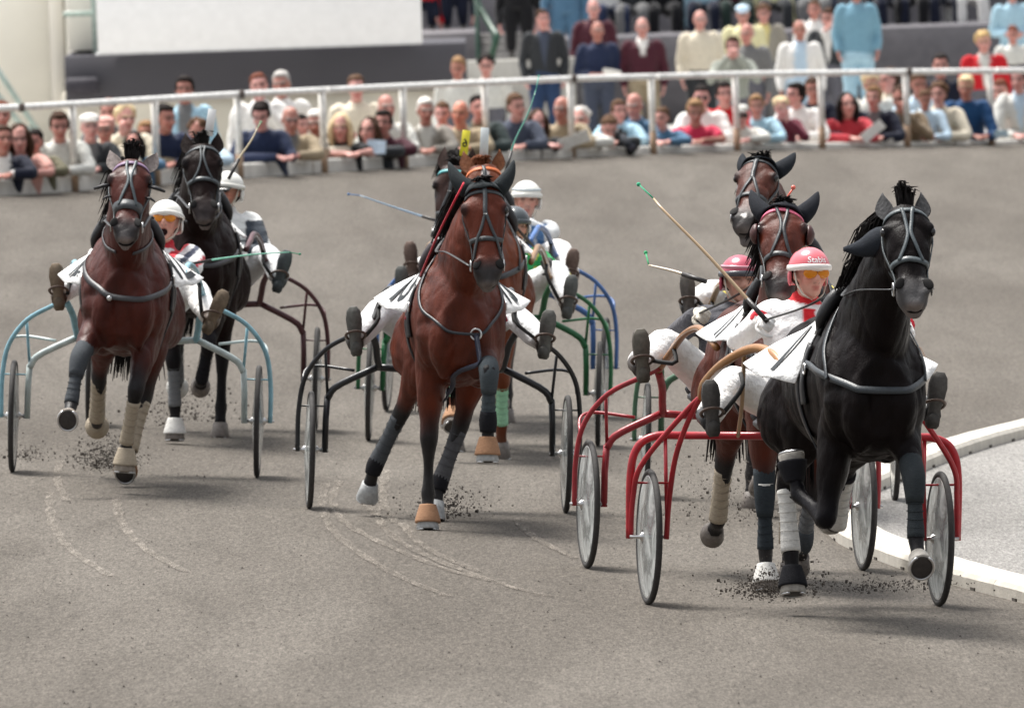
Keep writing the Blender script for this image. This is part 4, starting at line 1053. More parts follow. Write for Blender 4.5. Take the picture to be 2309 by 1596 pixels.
HORSES = {
 1: dict(size=1.045, nw=1.08, coatmat='coatblack', poll=(2041, 478), muz=(2062, 694), coat=BLACK, pt=.5, points=(.007, .0065, .008), muzzle_col=(.085, .082, .083), hyaw=.0, htilt=-.05, number="1", breast='band', bscol=(.032, .039, .046), face='X', tack=(.060, .075, .082), forelock=.13, lip=.7, ears=.03, ear=(.05, .05, .052),
   lf=(14, -112, -150, -165, -.16, -.30), rf=(57, 14, 42, 64, .0, .0), lh=(-50, 16, 20, 14, -.06, .04), rh=(-60, -40, -85, -100, -.05, .0),
   boots=dict(hl=[('wrap', WHITE, (.12, 1.0)), ('bell', DK)], hr=[('wrap', WHITE, (.08, 1.02)), ('band', DK, .08)], fl=[('bell', DK)], fr=[('knee', (.028, .034, .038)), ('wrap', (.030, .036, .040))]), hoof=(.30, .28, .25), seed=3, flare=.66, cl=.60, nsize=.30,
   label="black trotter in front, wearing a white cloth numbered 1"),
 7: dict(poll=(1766, 478), muz=(1757, 672), coat=(.066, .0128, .0056), hyaw=-.04, number="7", breast='band', face='X', browband=(.75, .16, .26), hood=(.009, .011, .016), blinkers=((.05, .012, .010), .036), seed=5, ears=.075, flare=.62, nsize=.26, cl=.49,
   lf=(6, 0, 12, 15, .02, .03), rf=(-6, -28, -45, -50, -.05, -.05), lh=(-40, -30, -60, -70, 0, 0), rh=(-20, 12, 25, 25, 0, 0),
   boots=dict(fl=[('knee', (.028, .036, .043)), ('wrap', (.028, .036, .043)), ('band', WHITE, -.12), ('bell', WHITE)], fr=[('wrap', LGREY), ('fet', GREY)], hl=[('wrap', CREAM)], hr=[('wrap', CREAM)]),
   label="bay trotter with black ear hood and pink browband beside the black leader"),
 2: dict(poll=(1090, 425), muz=(1101, 642), coat=(.088, .0165, .0062), number="10", breast='Y', face='Y', hood=(.020, .025, .028), tack=(.038, .044, .048), nose_t=.58, seed=8, ears=.085, hyaw=.04, lining=(.30, .01, .03), padc=(.03, .022, .026), flare=.66, cl=.56, nsize=.25,
   lf=(4, 1, 14, 10, -.02, .0), rf=(79, -4, 2, 6, .0, .0), lh=(-38, -14, -18, -26, -.26, -.42), rh=(-16, 10, 20, 18, -.20, -.34),
   boots=dict(fl=[('bell', TAN)], fr=[('knee', (.055, .067, .075)), ('wrap', (.055, .067, .075)), ('fet', DK), ('bell', TAN)], hl=[('wrap', (.07, .077, .085)), ('fet', DK)], hr=[('wrap', (.085, .085, .09)), ('fet', DK)]), hoof=(.36, .37, .37),
   label="bright bay trotter with big black ear hood and slim chest cord, in mid field"),
 3: dict(poll=(297, 372), muz=(283, 545), coat=(.060, .0095, .0046), number="12", breast='low', face='X', nose_w=.06, nose_col=(.05, .055, .06), nose_t=.62, browband=(.20, .13, .22), star=(.20, 0, .035, .07), pins=True, seed=11, ears=.10, ear=(.22, .19, .18), forelock=.14, lip=.75, muzzle_col=(.035, .032, .033), flare=.60, cl=.56, nsize=.27, tack=(.062, .080, .088),
   lf=(64, 26, 56, 78, -.22, -.12), rf=(36, -18, -8, 2, -.14, -.16), lh=(-46, -40, -70, -80, -.10, -.05), rh=(0, 22, 44, 62, -.14, -.22),
   boots=dict(fl=[('knee', GREY), ('wrap', GREY)], fr=[('wrap', CREAM, (.25, 1.15)), ('bell', CREAM)], hl=[('wrap', CREAM), ('bell', CREAM)], hr=[('wrap', CREAM), ('bell', TAN)]), hoof=(.30, .26, .22),
   label="dark bay trotter with white forehead star and lilac browband, leftmost of the field"),
 8: dict(poll=(1716, 376), muz=(1678, 519), coat=(.058, .0145, .0075), number="8", cloth=(.80, .68, .10), breast='band', face='Y', hood=(.010, .013, .018), star=(.90, .0, .016, .03), jaw=.035, hyaw=-.32, seed=14, ears=.06, rein=(.35, .36, .37), flare=.50, cl=.48, nw=.9,
   lf=(30, -20, -40, -50, 0, 0), rf=(5, 0, 15, 10, 0, 0), lh=(-24, 4, 15, 10, 0, 0), rh=(-45, -35, -70, -80, 0, 0), boots=dict(fl=[('wrap', GREY)], fr=[('wrap', GREY)]),
   label="bay trotter with white snip and open mouth, head turned, far behind the black leader"),
 4: dict(coatmat='coatblack', poll=(456, 334), muz=(461, 502), coat=(.011, .0052, .0046), breast='low', face='A', tack=(.045, .055, .062), nose_t=.52, seed=17, ears=.045, mane_side=-1, forelock=.10, cloth=(.80, .80, .79), flare=.50, cl=.42, muzzle_col=(.05, .042, .042), headnum=[(.03, .12, (.82, .83, .82), None)],
   lf=(16, -2, 10, 5, .05, .06), rf=(40, -40, -70, -80, -.1, -.15), lh=(-44, -36, -70, -80, 0, 0), rh=(-20, 8, 20, 15, 0, 0), boots=dict(hl=[('wrap', LGREY), ('bell', WHITE)], fl=[('wrap', LGREY), ('bell', WHITE)], fr=[('wrap', DK)]),
   label="dark brown bushy maned trotter with a white head card, behind the starred bay"),
 5: dict(poll=(1090, 378), muz=(1104, 560), coat=CHEST, pt=2.2, points=(.12, .04, .018), mane=(.16, .055, .025), number="5", breast='band', face='Y', browband=(.62, .16, .05), star=(.16, .0, .022, .05), seed=20, ears=.06, muzzle_col=(.09, .05, .045), headnum=[(.0, .02, (.70, .75, .75), None)], ear=(.15, .06, .03), flare=.50, cl=.46, nsize=.22,
   lf=(50, 0, 20, 40, 0, 0), rf=(2, -10, -20, -10, .0, .0), lh=(-20, 10, 20, 20, 0, 0), rh=(-42, -35, -75, -85, -.05, -.05), boots=dict(fl=[('wrap', (.30, .55, .36)), ('bell', TAN)], fr=[('wrap', (.30, .55, .36))], hr=[('wrap', CREAM)], hl=[('wrap', CREAM)]),
   label="chestnut trotter with orange browband, mostly hidden behind the bright bay"),
 6: dict(poll=(1026, 378), muz=(1003, 565), coat=(.028, .011, .008), number="6", cloth=(.80, .70, .14), breast='band', face='Y', browband=(.08, .32, .34), seed=23, ears=.03, hyaw=-.12, headnum=[(.045, .10, (.82, .72, .04), "6")], ear=(.04, .025, .022), flare=.50, cl=.40, nw=.95,
   lf=(10, 0, 15, 10, 0, 0), rf=(45, -30, -60, -70, 0, 0), lh=(-42, -36, -70, -80, 0, 0), rh=(-20, 8, 20, 15, 0, 0), boots=dict(fl=[('wrap', GREY)]),
   label="brown trotter with teal browband and a yellow number 6 head card"),
}
RED = (.34, .012, .020)
SULKY = {
 1: dict(col=RED, kind='B', shaft_col=(.32, .14, .035), shaft_wood=True, rim=(.80, .79, .77), label="red sulky with varnished wooden shafts behind the black leader"),
 7: dict(col=(.30, .020, .028), shaft_col=(.30, .13, .04), shaft_wood=True, rim=(.72, .72, .70), label="red sulky behind the bay with the pink browband"),
 2: dict(col=(.011, .012, .015), rim=(.60, .60, .58), label="black sulky behind the bright bay in mid field"),
 3: dict(col=(.22, .42, .50), col2=(.46, .53, .52), rim=(.25, .25, .25), label="pale blue and silver sulky, leftmost of the field"),
 8: dict(col=(.06, .14, .08), shaft_col=(.30, .17, .06), shaft_wood=True, label="dull green sulky far behind the black leader"),
 4: dict(col=(.075, .022, .026), rim=(.45, .45, .44), label="maroon sulky behind the pale blue one"),
 5: dict(col=(.014, .13, .045), shaft_col=(.25, .13, .045), shaft_wood=True, rim=(.60, .60, .58), label="bright green sulky behind the black one in mid field"),
 6: dict(col=(.055, .14, .36), rim=(.60, .60, .58), label="blue sulky, rearmost in mid field"),
}
def pat_d1(co, J):
    c = np.tile(np.array((.80, .79, .78)), (len(co), 1)); nk = np.array(J['neck']); t = co - nk
    w = (np.linalg.norm(t - np.array((0, .0, .01)), axis=1) < .098) & (t[:, 2] > -.055)
    c[w] = (.62, .020, .028)
    q = (np.abs(t[:, 0]) < .03) & (t[:, 1] < 0) & (t[:, 2] < -.04) & (t[:, 2] > -.12); c[q] = (.62, .02, .028)
    return c
def pat_d3(co, J):
    c = np.tile(np.array((.78, .78, .78)), (len(co), 1)); nk = np.array(J['neck']); t = co - nk; r = np.abs(t[:, 0]) * .9 - t[:, 2]
    c[(r > .10) & (r < .15)] = (.55, .03, .045); c[(r > .19) & (r < .235)] = (.05, .06, .10); c[(r > .30) & (r < .335)] = (.55, .03, .045)
    c[(np.linalg.norm(t, axis=1) < .105) & (t[:, 2] > -.06)] = (.55, .03, .045); return c
def pat_d4(co, J):
    c = np.tile(np.array((.74, .75, .74)), (len(co), 1)); nk = np.array(J['neck']); t = co - nk
    c[(np.abs(t[:, 0]) > .145) & (np.abs(t[:, 0]) < .30) & (t[:, 2] < -.05)] = (.045, .055, .07); c[(np.abs(t[:, 0]) < .16) & (np.abs(np.sin(t[:, 2] * 34)) < .22) & (t[:, 2] < -.15)] = (.05, .06, .07); return c
def pat_d5(co, J):
    c = np.tile(np.array((.022, .27, .085)), (len(co), 1)); g = .135; q = (co + .3) / g; f = q - np.floor(q) - .5
    c[np.linalg.norm(f, axis=1) < .34] = (.72, .62, .12); return c
def pat_d6(co, J):
    c = np.tile(np.array((.74, .76, .76)), (len(co), 1)); nk = np.array(J['neck']); t = co - nk
    w = (np.abs(t[:, 0]) < .17) & (t[:, 2] < -.02); c[w] = (.05, .15, .34)
    c[w & (np.abs(t[:, 0] + t[:, 2] * .5 - .02) < .012)] = (.6, .65, .7); return c
WT = (.80, .79, .77)
DRV = {
 1: dict(head=(1826, 618), jacket=pat_d1, helm=dict(col=(.66, .14, .17), rim=(.76, .72, .68), text="Stabis"), gog=True, gloves=(.78, .77, .75), cuff=(.66, .03, .05), trousers=WT, boots=(.02, .02, .022), sole=(.09, .085, .08), bl=(1604, 918), br=(2110, 900), hl=(1722, 722), hr=(2050, 735), yaw=12, skin=(.60, .31, .24), label="driver in white with pink helmet and amber goggles behind the black leader"),
 7: dict(head=(1668, 632), jacket=(.06, .06, .07), helm=dict(col=(.42, .06, .10), rim=(.06, .06, .07), band=(.74, .35, .42)), gloves=(.60, .56, .48), trousers=WT, boots=(.05, .04, .035), sole=(.13, .12, .10), bl=(1447, 800), br=None, yaw=5, hl=(1578, 705), label="driver with dark pink helmet, peeping past the bay with pink browband"),
 2: dict(head=(1010, 585), jacket=(.45, .03, .04), helm=dict(col=(.05, .05, .06)), gloves=(.05, .05, .05), trousers=(.70, .71, .72), boots=(.05, .045, .04), sole=(.13, .13, .12), bl=(800, 745), br=(1232, 752), yaw=0, label="driver of the black sulky, hidden but for white legs and grey boot soles"),
 3: dict(head=(374, 500), jacket=pat_d3, helm=dict(col=(.80, .79, .74)), gog=True, open=.022, gloves=(.72, .70, .66), trousers=WT, boots=(.09, .06, .04), sole=(.20, .155, .11), bl=(130, 645), br=(487, 700), spr=.45, yaw=-5, pitch=-12, hl=(213, 570), skin=(.58, .31, .24), label="shouting driver with white helmet, red striped jersey and amber goggles"),
 8: dict(head=(1760, 560), jacket=(.10, .10, .12), helm=dict(col=(.3, .3, .3)), gloves=(.05, .05, .05), trousers=WT, boots=(.05, .05, .05), sole=(.14, .13, .12), bl=(1552, 668), br=None, yaw=0, label="driver of the dull green sulky, hidden but for one raised grey boot"),
 4: dict(head=(512, 432), jacket=pat_d4, helm=dict(col=(.80, .79, .74), peak=(.03, .03, .03)), glasses=(.02, .015, .015), gloves=(.72, .71, .68), trousers=(.55, .56, .57), boots=(.06, .07, .075), sole=(.085, .10, .105), bl=None, br=(636, 610), spr=.25, yaw=-25, pitch=-4, lean=.9, hr=(548, 566), skin=(.50, .24, .17), label="driver with white peaked helmet and black and white jersey on the maroon sulky"),
 5: dict(head=(1160, 512), jacket=pat_d5, helm=dict(col=(.045, .055, .062)), open=.008, gloves=(.03, .03, .03), trousers=(.72, .73, .73), boots=(.07, .06, .05), sole=(.12, .13, .125), bl=(908, 648), br=(1284, 668), hr=(1238, 590), lean=.9, yaw=18, skin=(.50, .26, .19), label="driver in green with yellow dots and black helmet, shouting"),
 6: dict(head=(1187, 452), jacket=pat_d6, helm=dict(col=(.80, .79, .73), band=(.45, .52, .56)), gloves=(.74, .73, .70), trousers=WT, boots=(.11, .07, .055), sole=(.17, .12, .10), bl=(928, 590), br=(1288, 606), lean=.6, yaw=8, skin=(.56, .30, .23), label="driver in blue and white with white helmet on the blue sulky"),
}
RG = {}
for k in (1, 7, 2, 3, 8, 4, 5, 6):
    M, d = rig(k); RG[k] = (M, d)
    D = DRV[k]
    # ---- driver joints
    hd = loc(M, *D['head'], d + .16); neck = hd + np.array((-hd[0] * .12, .045, -.135)); pv = np.array((hd[0] * D.get('lean', .15), .15, 1.04)); ch = pv + (neck - pv) * .66 + np.array((0, .02, 0))
    J = dict(head=hd, neck=neck, chest=ch, pelvis=pv)
    bpos = {}
    for q, sg, bk, hk in (('l', -1, 'bl', 'hl'), ('r', 1, 'br', 'hr')):
        J[q + 's'] = neck + np.array((sg * .185, .012, -.075))
        hp_ = loc(M, *D[hk], d - .32) if D.get(hk) else np.array((sg * .15 + hd[0] * .3, -.34, 1.33))
        wr = hp_ + np.array((0, .07, 0)); J[q + 'w'] = wr
        s_ = J[q + 's']; mid = (s_ + wr) / 2; L = np.linalg.norm(wr - s_); hgt = math.sqrt(max(.0025, .30 ** 2 - (L / 2) ** 2)); 
        J[q + 'e'] = mid + nrm(np.array((sg * .75, .25, -.65))) * hgt
        J[q + 'hd'] = (0, -1, .0); J[q + 'hn'] = (-sg * .75, 0, -.65)
        b = loc(M, *D[bk], d - .77) if D.get(bk) else np.array((sg * .50, -.76, 1.12))
        spl_ = D.get('spr', .12) * sg if q == 'r' else -.10
        an = b - np.array((math.sin(spl_) * .065, -.055, .065)); bpos[q] = (an, spl_)
        J[q + 'h'] = pv + np.array((sg * .10, -.04, -.03)); J[q + 'a'] = an + np.array((0, .10, .01))
        hh, aa = J[q + 'h'], J[q + 'a']; m_ = (hh + aa) / 2; Lk_ = np.linalg.norm(aa - hh); hg = math.sqrt(max(.002, .455 ** 2 - (Lk_ / 2) ** 2))
        J[q + 'k'] = m_ + nrm(np.array((sg * .35, 0, 1.0))) * min(hg, .16)
    look = dict(jacket=D['jacket'], trousers=D['trousers'], gloves=D['gloves'], cuff=D.get('cuff'), boots=True, skin=D.get('skin', (.52, .28, .21)), hrot=rotm(rad(D.get('pitch', 0)), 0, rad(D['yaw'])), open=D.get('open', 0), hair=(.05, .03, .02), hairstyle='short', seed=k * 3, glasses=D.get('glasses'), group="drivers in the race", vox=.0125)
    sk = dict(SULKY[k]); make_sulky(M, sk.pop('label'), feet=(bpos['l'][0], bpos['r'][0]), **sk)
    pr, c, R = human("person", M, D['label'], J, look)
    helmet(pr, c, R, **D['helm'])
    if D.get('gog'): goggles(pr, c, R)
    for q in 'lr':
        an, s_ = bpos[q]; boot(pr, an, .12, D['boots'], D['sole'], s_)
    # ---- horse
    sp = dict(HORSES[k]); sz = sp.get('size', 1.03); Mh = M @ Matrix.Translation((0, -1.75, 0)) @ Matrix.Scale(sz, 4); cy = math.cos(rad(RIGS[k][3])); dp = d - (1.75 + .98) * cy
    P = loc(Mh, *sp.pop('poll'), dp); m0 = sp.pop('muz'); Q = loc(Mh, *m0, dp)
    dd = .57 ** 2 - (Q - P) @ (Q - P); Q = loc(Mh, *m0, dp - math.sqrt(max(.02, dd)))
    sp['poll'], sp['muzzle'] = P, Q; sp['ryaw'] = rad(RIGS[k][3])
    for q, hk in (('l', 'hl'), ('r', 'hr')):
        sp[hk] = (np.array(J[q + 'w']) + np.array((0, 1.75 - .09, 0))) / sz
    ho, hi = make_horse(Mh, sp.pop('label'), sp); RG[k] = (M, d, ho, hi, J)
# black ear hood pulled off on the leader's neck
M, d, ho, hi, J = RG[1]
Mi = M @ Matrix.Translation((0, -1.75, 0)) @ Matrix.Scale(1.045, 4)
A = loc(Mi, 1988, 545, d - 2.55); Bq = loc(Mi, 1902, 562, d - 2.5)
ob("loose_ear_hood", MB().tube([A + (0.05, .02, -.03), A, (A + Bq) / 2 + (0, 0, -.012), Bq], [(.07, .05), (.075, .06), (.045, .035), (.010, .008)], 14, res=14, side=(0, 0, 1)), MAT['wrap'], ho, (.020, .024, .032))
ob("hood_tie", MB().tube([A + (.045, -.05, .06), A + (.03, -.06, .0), A + (.02, -.05, -.09)], .010, 8, res=8), MAT['cloth'], ho, (.25, .45, .40))
# red tassel wire on the pink browband horse
M7, d7 = RG[7][0], RG[7][1]; Mi7 = M7 @ Matrix.Translation((0, -1.75, 0)) @ Matrix.Scale(1.03, 4); h7 = RG[7][2]
ob("tassel_wire", MB().tube([loc(Mi7, 1776, 462, d7 - 2.7), loc(Mi7, 1775, 445, d7 - 2.7), loc(Mi7, 1789, 424, d7 - 2.7)], .005, 6), MAT['paint'], h7, (.62, .09, .05))
ob("tassel", MB().ell(loc(Mi7, 1789, 423, d7 - 2.7), .012), MAT['paint'], h7, (.66, .14, .10))
# ------------------------------------------------------------------ whips
def whip(label, pts, d0, d1, col, tipcol, r=.007, tip=2):
    n = len(pts); P = [at(x, y, d0 + (d1 - d0) * i / (n - 1)) for i, (x, y) in enumerate(pts)]
    root = empty("whip"); tag(root, label, "whip", "drivers' whips")
    ob("stick", MB().tube(spl(np.array(P[:-1]), 14), np.linspace(r * 1.5, r * .7, 14), 7), MAT['wood'], root, col)
    ob("lash", MB().tube([P[-2], P[-1]], r * .6, 6), MAT['cloth'], root, tipcol)
    ob("lash_knot", MB().ell(P[-1], r * 1.6), MAT['cloth'], root, tipcol)
    g = nrm(P[1] - P[0]); ob("grip", MB().tube([P[0] - g * .03, P[0] + g * .13], r * 1.9, 8), MAT['leather'], root, (.025, .022, .022))
W = lambda k, o: RG[k][1] + o
whip("tan whip with green lash raised by the driver in white", [(1722, 716), (1600, 580), (1500, 478), (1474, 448), (1440, 416)], W(1, -.36), W(1, .1), (.46, .33, .20), (.03, .32, .17))
whip("pale whip held out low beside the dull green sulky", [(1582, 632), (1520, 612), (1463, 598), (1456, 570)], W(7, 1.6), W(7, 1.9), (.58, .48, .36), (.04, .34, .14))
whip("pale blue whip held out over the track in mid field", [(992, 500), (940, 484), (870, 461), (812, 441), (786, 438)], W(6, -.2), W(6, -.1), (.30, .42, .55), (.10, .20, .38), r=.006)
whip("thin pale green whip of the shouting driver", [(432, 594), (500, 583), (580, 573), (652, 569), (676, 573)], W(3, -.2), W(3, .1), (.20, .52, .38), (.03, .22, .12), r=.005)
whip("thin dark green whip standing up behind the chestnut horse", [(1142, 380), (1160, 320), (1190, 258), (1208, 205), (1215, 172)], W(5, -.2), W(5, .1), (.07, .26, .20), (.12, .42, .34), r=.005)
whip("tan whip raised in front of the man in navy by the wall", [(520, 395), (540, 356), (566, 318), (580, 290), (588, 276)], W(4, -.2), W(4, .0), (.48, .40, .26), (.30, .48, .30), r=.006)
Mi2 = RG[2][0] @ Matrix.Translation((0, -1.75, 0)) @ Matrix.Scale(1.03, 4)
ob("hood_cord", MB().tube([loc(Mi2, *q) for q in ((1046, 412, W(2, -2.85)), (1024, 455, W(2, -2.9)), (985, 535, W(2, -2.6)), (948, 622, W(2, -2.0)))], .006, 6, res=14), MAT['cloth'], RG[2][2], (.42, .012, .03))
# ------------------------------------------------------------------ sand thrown up by the hooves
def spray(px, py, w, h, d, n, seed, label):
    r = np.random.RandomState(seed); mb = MB(); base = ground_hit(px, py); g0 = float(gz(base[0], base[1])); n = int(n * 2.0)
    t = r.rand(n); X = base[0] + r.normal(0, w / 2, n) * (.55 + .6 * t); Y = base[1] + r.normal(0, .25, n); Z = g0 + np.abs(r.normal(0, h / 2, n)) * (1 - .3 * t) + .004
    S = r.choice([.0016, .0026, .004, .0065], n, p=[.42, .33, .19, .06]) * r.uniform(.7, 1.3, n)
    T4 = np.array([(1, 1, 1), (1, -1, -1), (-1, 1, -1), (-1, -1, 1)], float)
    for i in range(n):
        q = T4 * S[i] * r.uniform(.5, 1.3, 3) + (X[i], Y[i], Z[i]); o = len(mb.v); mb.v.extend(map(tuple, q)); mb.f += [(o, o + 1, o + 2), (o, o + 3, o + 1), (o, o + 2, o + 3), (o + 1, o + 3, o + 2)]
    o = ob("sand_spray", mb, MAT['rubber'], None, (.062, .053, .045), smooth=False); tag(o, label, "sand", kind="stuff")
spray(1745, 1345, .30, .16, 60, 900, 1, "dark sand thrown up under the black leader")
spray(1650, 1180, .55, .55, 62, 420, 2, "loose sand flying behind the black leader's wheel")
spray(240, 1055, .26, .22, 75, 900, 3, "dark sand thrown up under the starred bay")
spray(410, 955, .40, .30, 80, 520, 4, "dark sand thrown up under the dark brown horse")
spray(1010, 1165, .26, .20, 70, 420, 5, "sand thrown up beside the bright bay's hoof")
spray(1980, 1330, .6, .05, 60, 300, 6, "sand scattered by the leader's right wheel")
spray(60, 1035, .2, .10, 75, 150, 7, "sand lifted by the leftmost wheel")
def clods():
    r = np.random.RandomState(9); mb = MB()
    N = 7000; ys = 48 + 75 * r.rand(N) ** 1.3; xs = r.uniform(-1, 1, N) * ys * .046 + ys * .0; zs = gz(xs, ys); ss = r.choice([.0025, .004, .006, .009], N, p=[.5, .33, .14, .03]); an = r.uniform(0, 6, N)
    for i in range(N):
        s = ss[i]; c_, s_ = math.cos(an[i]), math.sin(an[i]); o = len(mb.v)
        for dx, dy, dz in ((-.9, -.5, -.2), (.8, -.7, -.2), (.6, .8, -.2), (-.7, .6, -.2), (.1, 0, .8)):
            mb.v.append((xs[i] + s * (c_ * dx - s_ * dy), ys[i] + s * (s_ * dx + c_ * dy), zs[i] + s * dz + .006))
        mb.f += [(o, o + 1, o + 4), (o + 1, o + 2, o + 4), (o + 2, o + 3, o + 4), (o + 3, o, o + 4)]
    tag(ob("sand_crumbs", mb, MAT['rubber'], None, (.055, .047, .040), smooth=False), "small dark crumbs of sand scattered over the track", "sand", kind="stuff")
clods()
# ------------------------------------------------------------------ spectators
C = dict(navy=(.016, .025, .062), dnavy=(.008, .011, .026), black=(.007, .007, .009), cream=(.66, .60, .48), white=(.78, .77, .74), pale=(.60, .60, .56), beige=(.36, .29, .195), tan=(.21, .155, .10), grey=(.16, .16, .16), dgrey=(.030, .033, .037), maroon=(.062, .014, .024), red=(.50, .012, .020), coral=(.48, .045, .060), pink=(.66, .36, .31), sky=(.36, .55, .66), denim=(.075, .16, .26), ldenim=(.17, .33, .43), blue=(.014, .060, .16), yellow=(.72, .62, .26), lemon=(.74, .70, .42), olive=(.13, .12, .075), green=(.015, .03, .025), slate=(.060, .072, .105), ltblue=(.50, .64, .76), khaki=(.33, .275, .19), jeans=(.025, .050, .115))
Hh = dict(brown=(.050, .026, .016), dark=(.012, .008, .007), blond=(.52, .36, .17), lblond=(.66, .52, .32), grey=(.42, .40, .38), white=(.70, .67, .63), red=(.14, .045, .026), mid=(.10, .055, .032), sandy=(.26, .155, .08))
SK = [(.48, .225, .185), (.54, .28, .24), (.40, .18, .14), (.58, .30, .265)]
def person_at(px, py, row, pose, hair, style, top, label, **kw):
    r = np.random.RandomState(int(px * 7 + py)); dw = np.interp(px, [q[0] for q in WALLPX], [q[2] for q in WALLPX])
    d = dict(F=dw + .30, F2=dw + 1.05, F3=dw + 2.2, S=160.0, S2=163.5, T=174.6, T2=180.5).get(row, None)
    d = kw.pop('d', d)
    h = at(px, py, d); g = {'T': at(1500, 62, 172)[2], 'T2': at(1500, -40, 178)[2]}.get(row, APZ)
    if 'floor' in kw: g = kw.pop('floor')
    M = Matrix.Translation((h[0], h[1], g)); H = np.array((0, 0, h[2] - g)); yaw = kw.pop('yaw', r.uniform(-22, 22)); pit = kw.pop('pitch', r.uniform(-4, 10)); s = kw.pop('s', 1.0) * (1.13 if row in ('F', 'F2', 'F3') else 1.06)
    J = dict(head=H); look = dict(dec=.5, vox=.0165, jvox=.021, hair=Hh[hair], hairstyle=style, jacket=C[top] if isinstance(top, str) else top, skin=SK[r.randint(4)], hrot=rotm(rad(pit), rad(r.uniform(-5, 5)), rad(yaw)), seed=int(px) % 97, group=kw.pop('group', "spectators watching the race"), s=s, curl=.7, pk=1.45)
    if 'front' in kw: look['front'] = C[kw.pop('front')]
    for k in ('cap', 'trousers'):
        if k in kw: look[k] = C[kw.pop(k)]
    for k in list(kw): look[k] = kw[k]
    ry = rotm(0, 0, rad(kw.get('byaw', yaw * .4)))
    V = lambda *a: ry @ (np.array(a) * s)
    if pose == 'lean':
        ledge = float(wall_z(h[0])) + wall_h(h[0]) - g; n = H + V(0, .075, -.145); sz = n[2] - .06
        fy = -(d - dw) + .18
        J.update(neck=n, chest=n + V(0, .10, -.20), pelvis=n + V(0, .30, -.50))
        for q, sg in (('l', -1), ('r', 1)):
            S_ = n + V(sg * .185, .02, -.065); ez = max(ledge + .05, sz - .40); E_ = np.array((S_[0] + sg * .09, S_[1] - .17, ez)); 
            J[q + 's'] = S_; J[q + 'e'] = E_; wz = max(ledge + .05, ez - .03 + kw.get('up', 0)); W_ = np.array((sg * .07 + kw.get('hx', 0), E_[1] - .17, wz)); 
            if kw.get('face') == q: W_ = H + V(sg * .05, -.12, -.14)
            J[q + 'w'] = W_; J[q + 'hd'] = (-sg * .8, -.6, 0) if kw.get('face') != q else (0, 0, 1); J[q + 'hn'] = (0, 0, -1) if kw.get('face') != q else (0, 1, 0)
            J[q + 'h'] = J['pelvis'] + V(sg * .10, 0, -.05); hp_ = J[q + 'h']; J[q + 'k'] = np.array((hp_[0], hp_[1] - .05, max(.25, hp_[2] * .52))); J[q + 'a'] = np.array((hp_[0], hp_[1] + .02, .09))
    else:
        n = H + V(0, .035, -.15); pz = H[2] * .58 if pose != 'sit' else max(H[2] - .70, .25)
        J.update(neck=n, chest=n + V(0, .03, -.21), pelvis=np.array((n[0], n[1] + .03, pz)))
        for q, sg in (('l', -1), ('r', 1)):
            S_ = n + V(sg * .195, .015, -.07); E_ = S_ + V(sg * .07, .03, -.29); W_ = E_ + V(-sg * .02, -.10, -.22)
            if pose == 'cross': W_ = E_ + V(-sg * .24, -.14, .06)
            if pose == 'belly' or kw.get('hold') == q: W_ = E_ + V(-sg * .16, -.20, -.02)
            if pose == 'binoc': E_ = S_ + V(sg * .08, -.16, -.16); W_ = H + V(sg * .055, -.17, -.09)
            if kw.get('face') == q: E_ = S_ + V(sg * .06, -.12, -.25); W_ = H + V(sg * .03, -.13, -.15)
            J[q + 's'], J[q + 'e'], J[q + 'w'] = S_, E_, W_; J[q + 'hn'] = (-sg, 0, 0) if pose not in ('cross',) else (0, 1, 0)
            hp_ = J['pelvis'] + V(sg * .10, 0, -.05); J[q + 'h'] = hp_
            if pose == 'sit': J[q + 'k'] = hp_ + V(sg * .05, -.42, .02); J[q + 'a'] = hp_ + V(sg * .05, -.46, -.42)
            else: J[q + 'k'] = np.array((hp_[0] * 1.05, hp_[1] - .03, hp_[2] * .54)); J[q + 'a'] = np.array((hp_[0] * 1.1, hp_[1] + .02, .09))
    root, c, R = human("person", M, label, J, look)
    return root, M, J
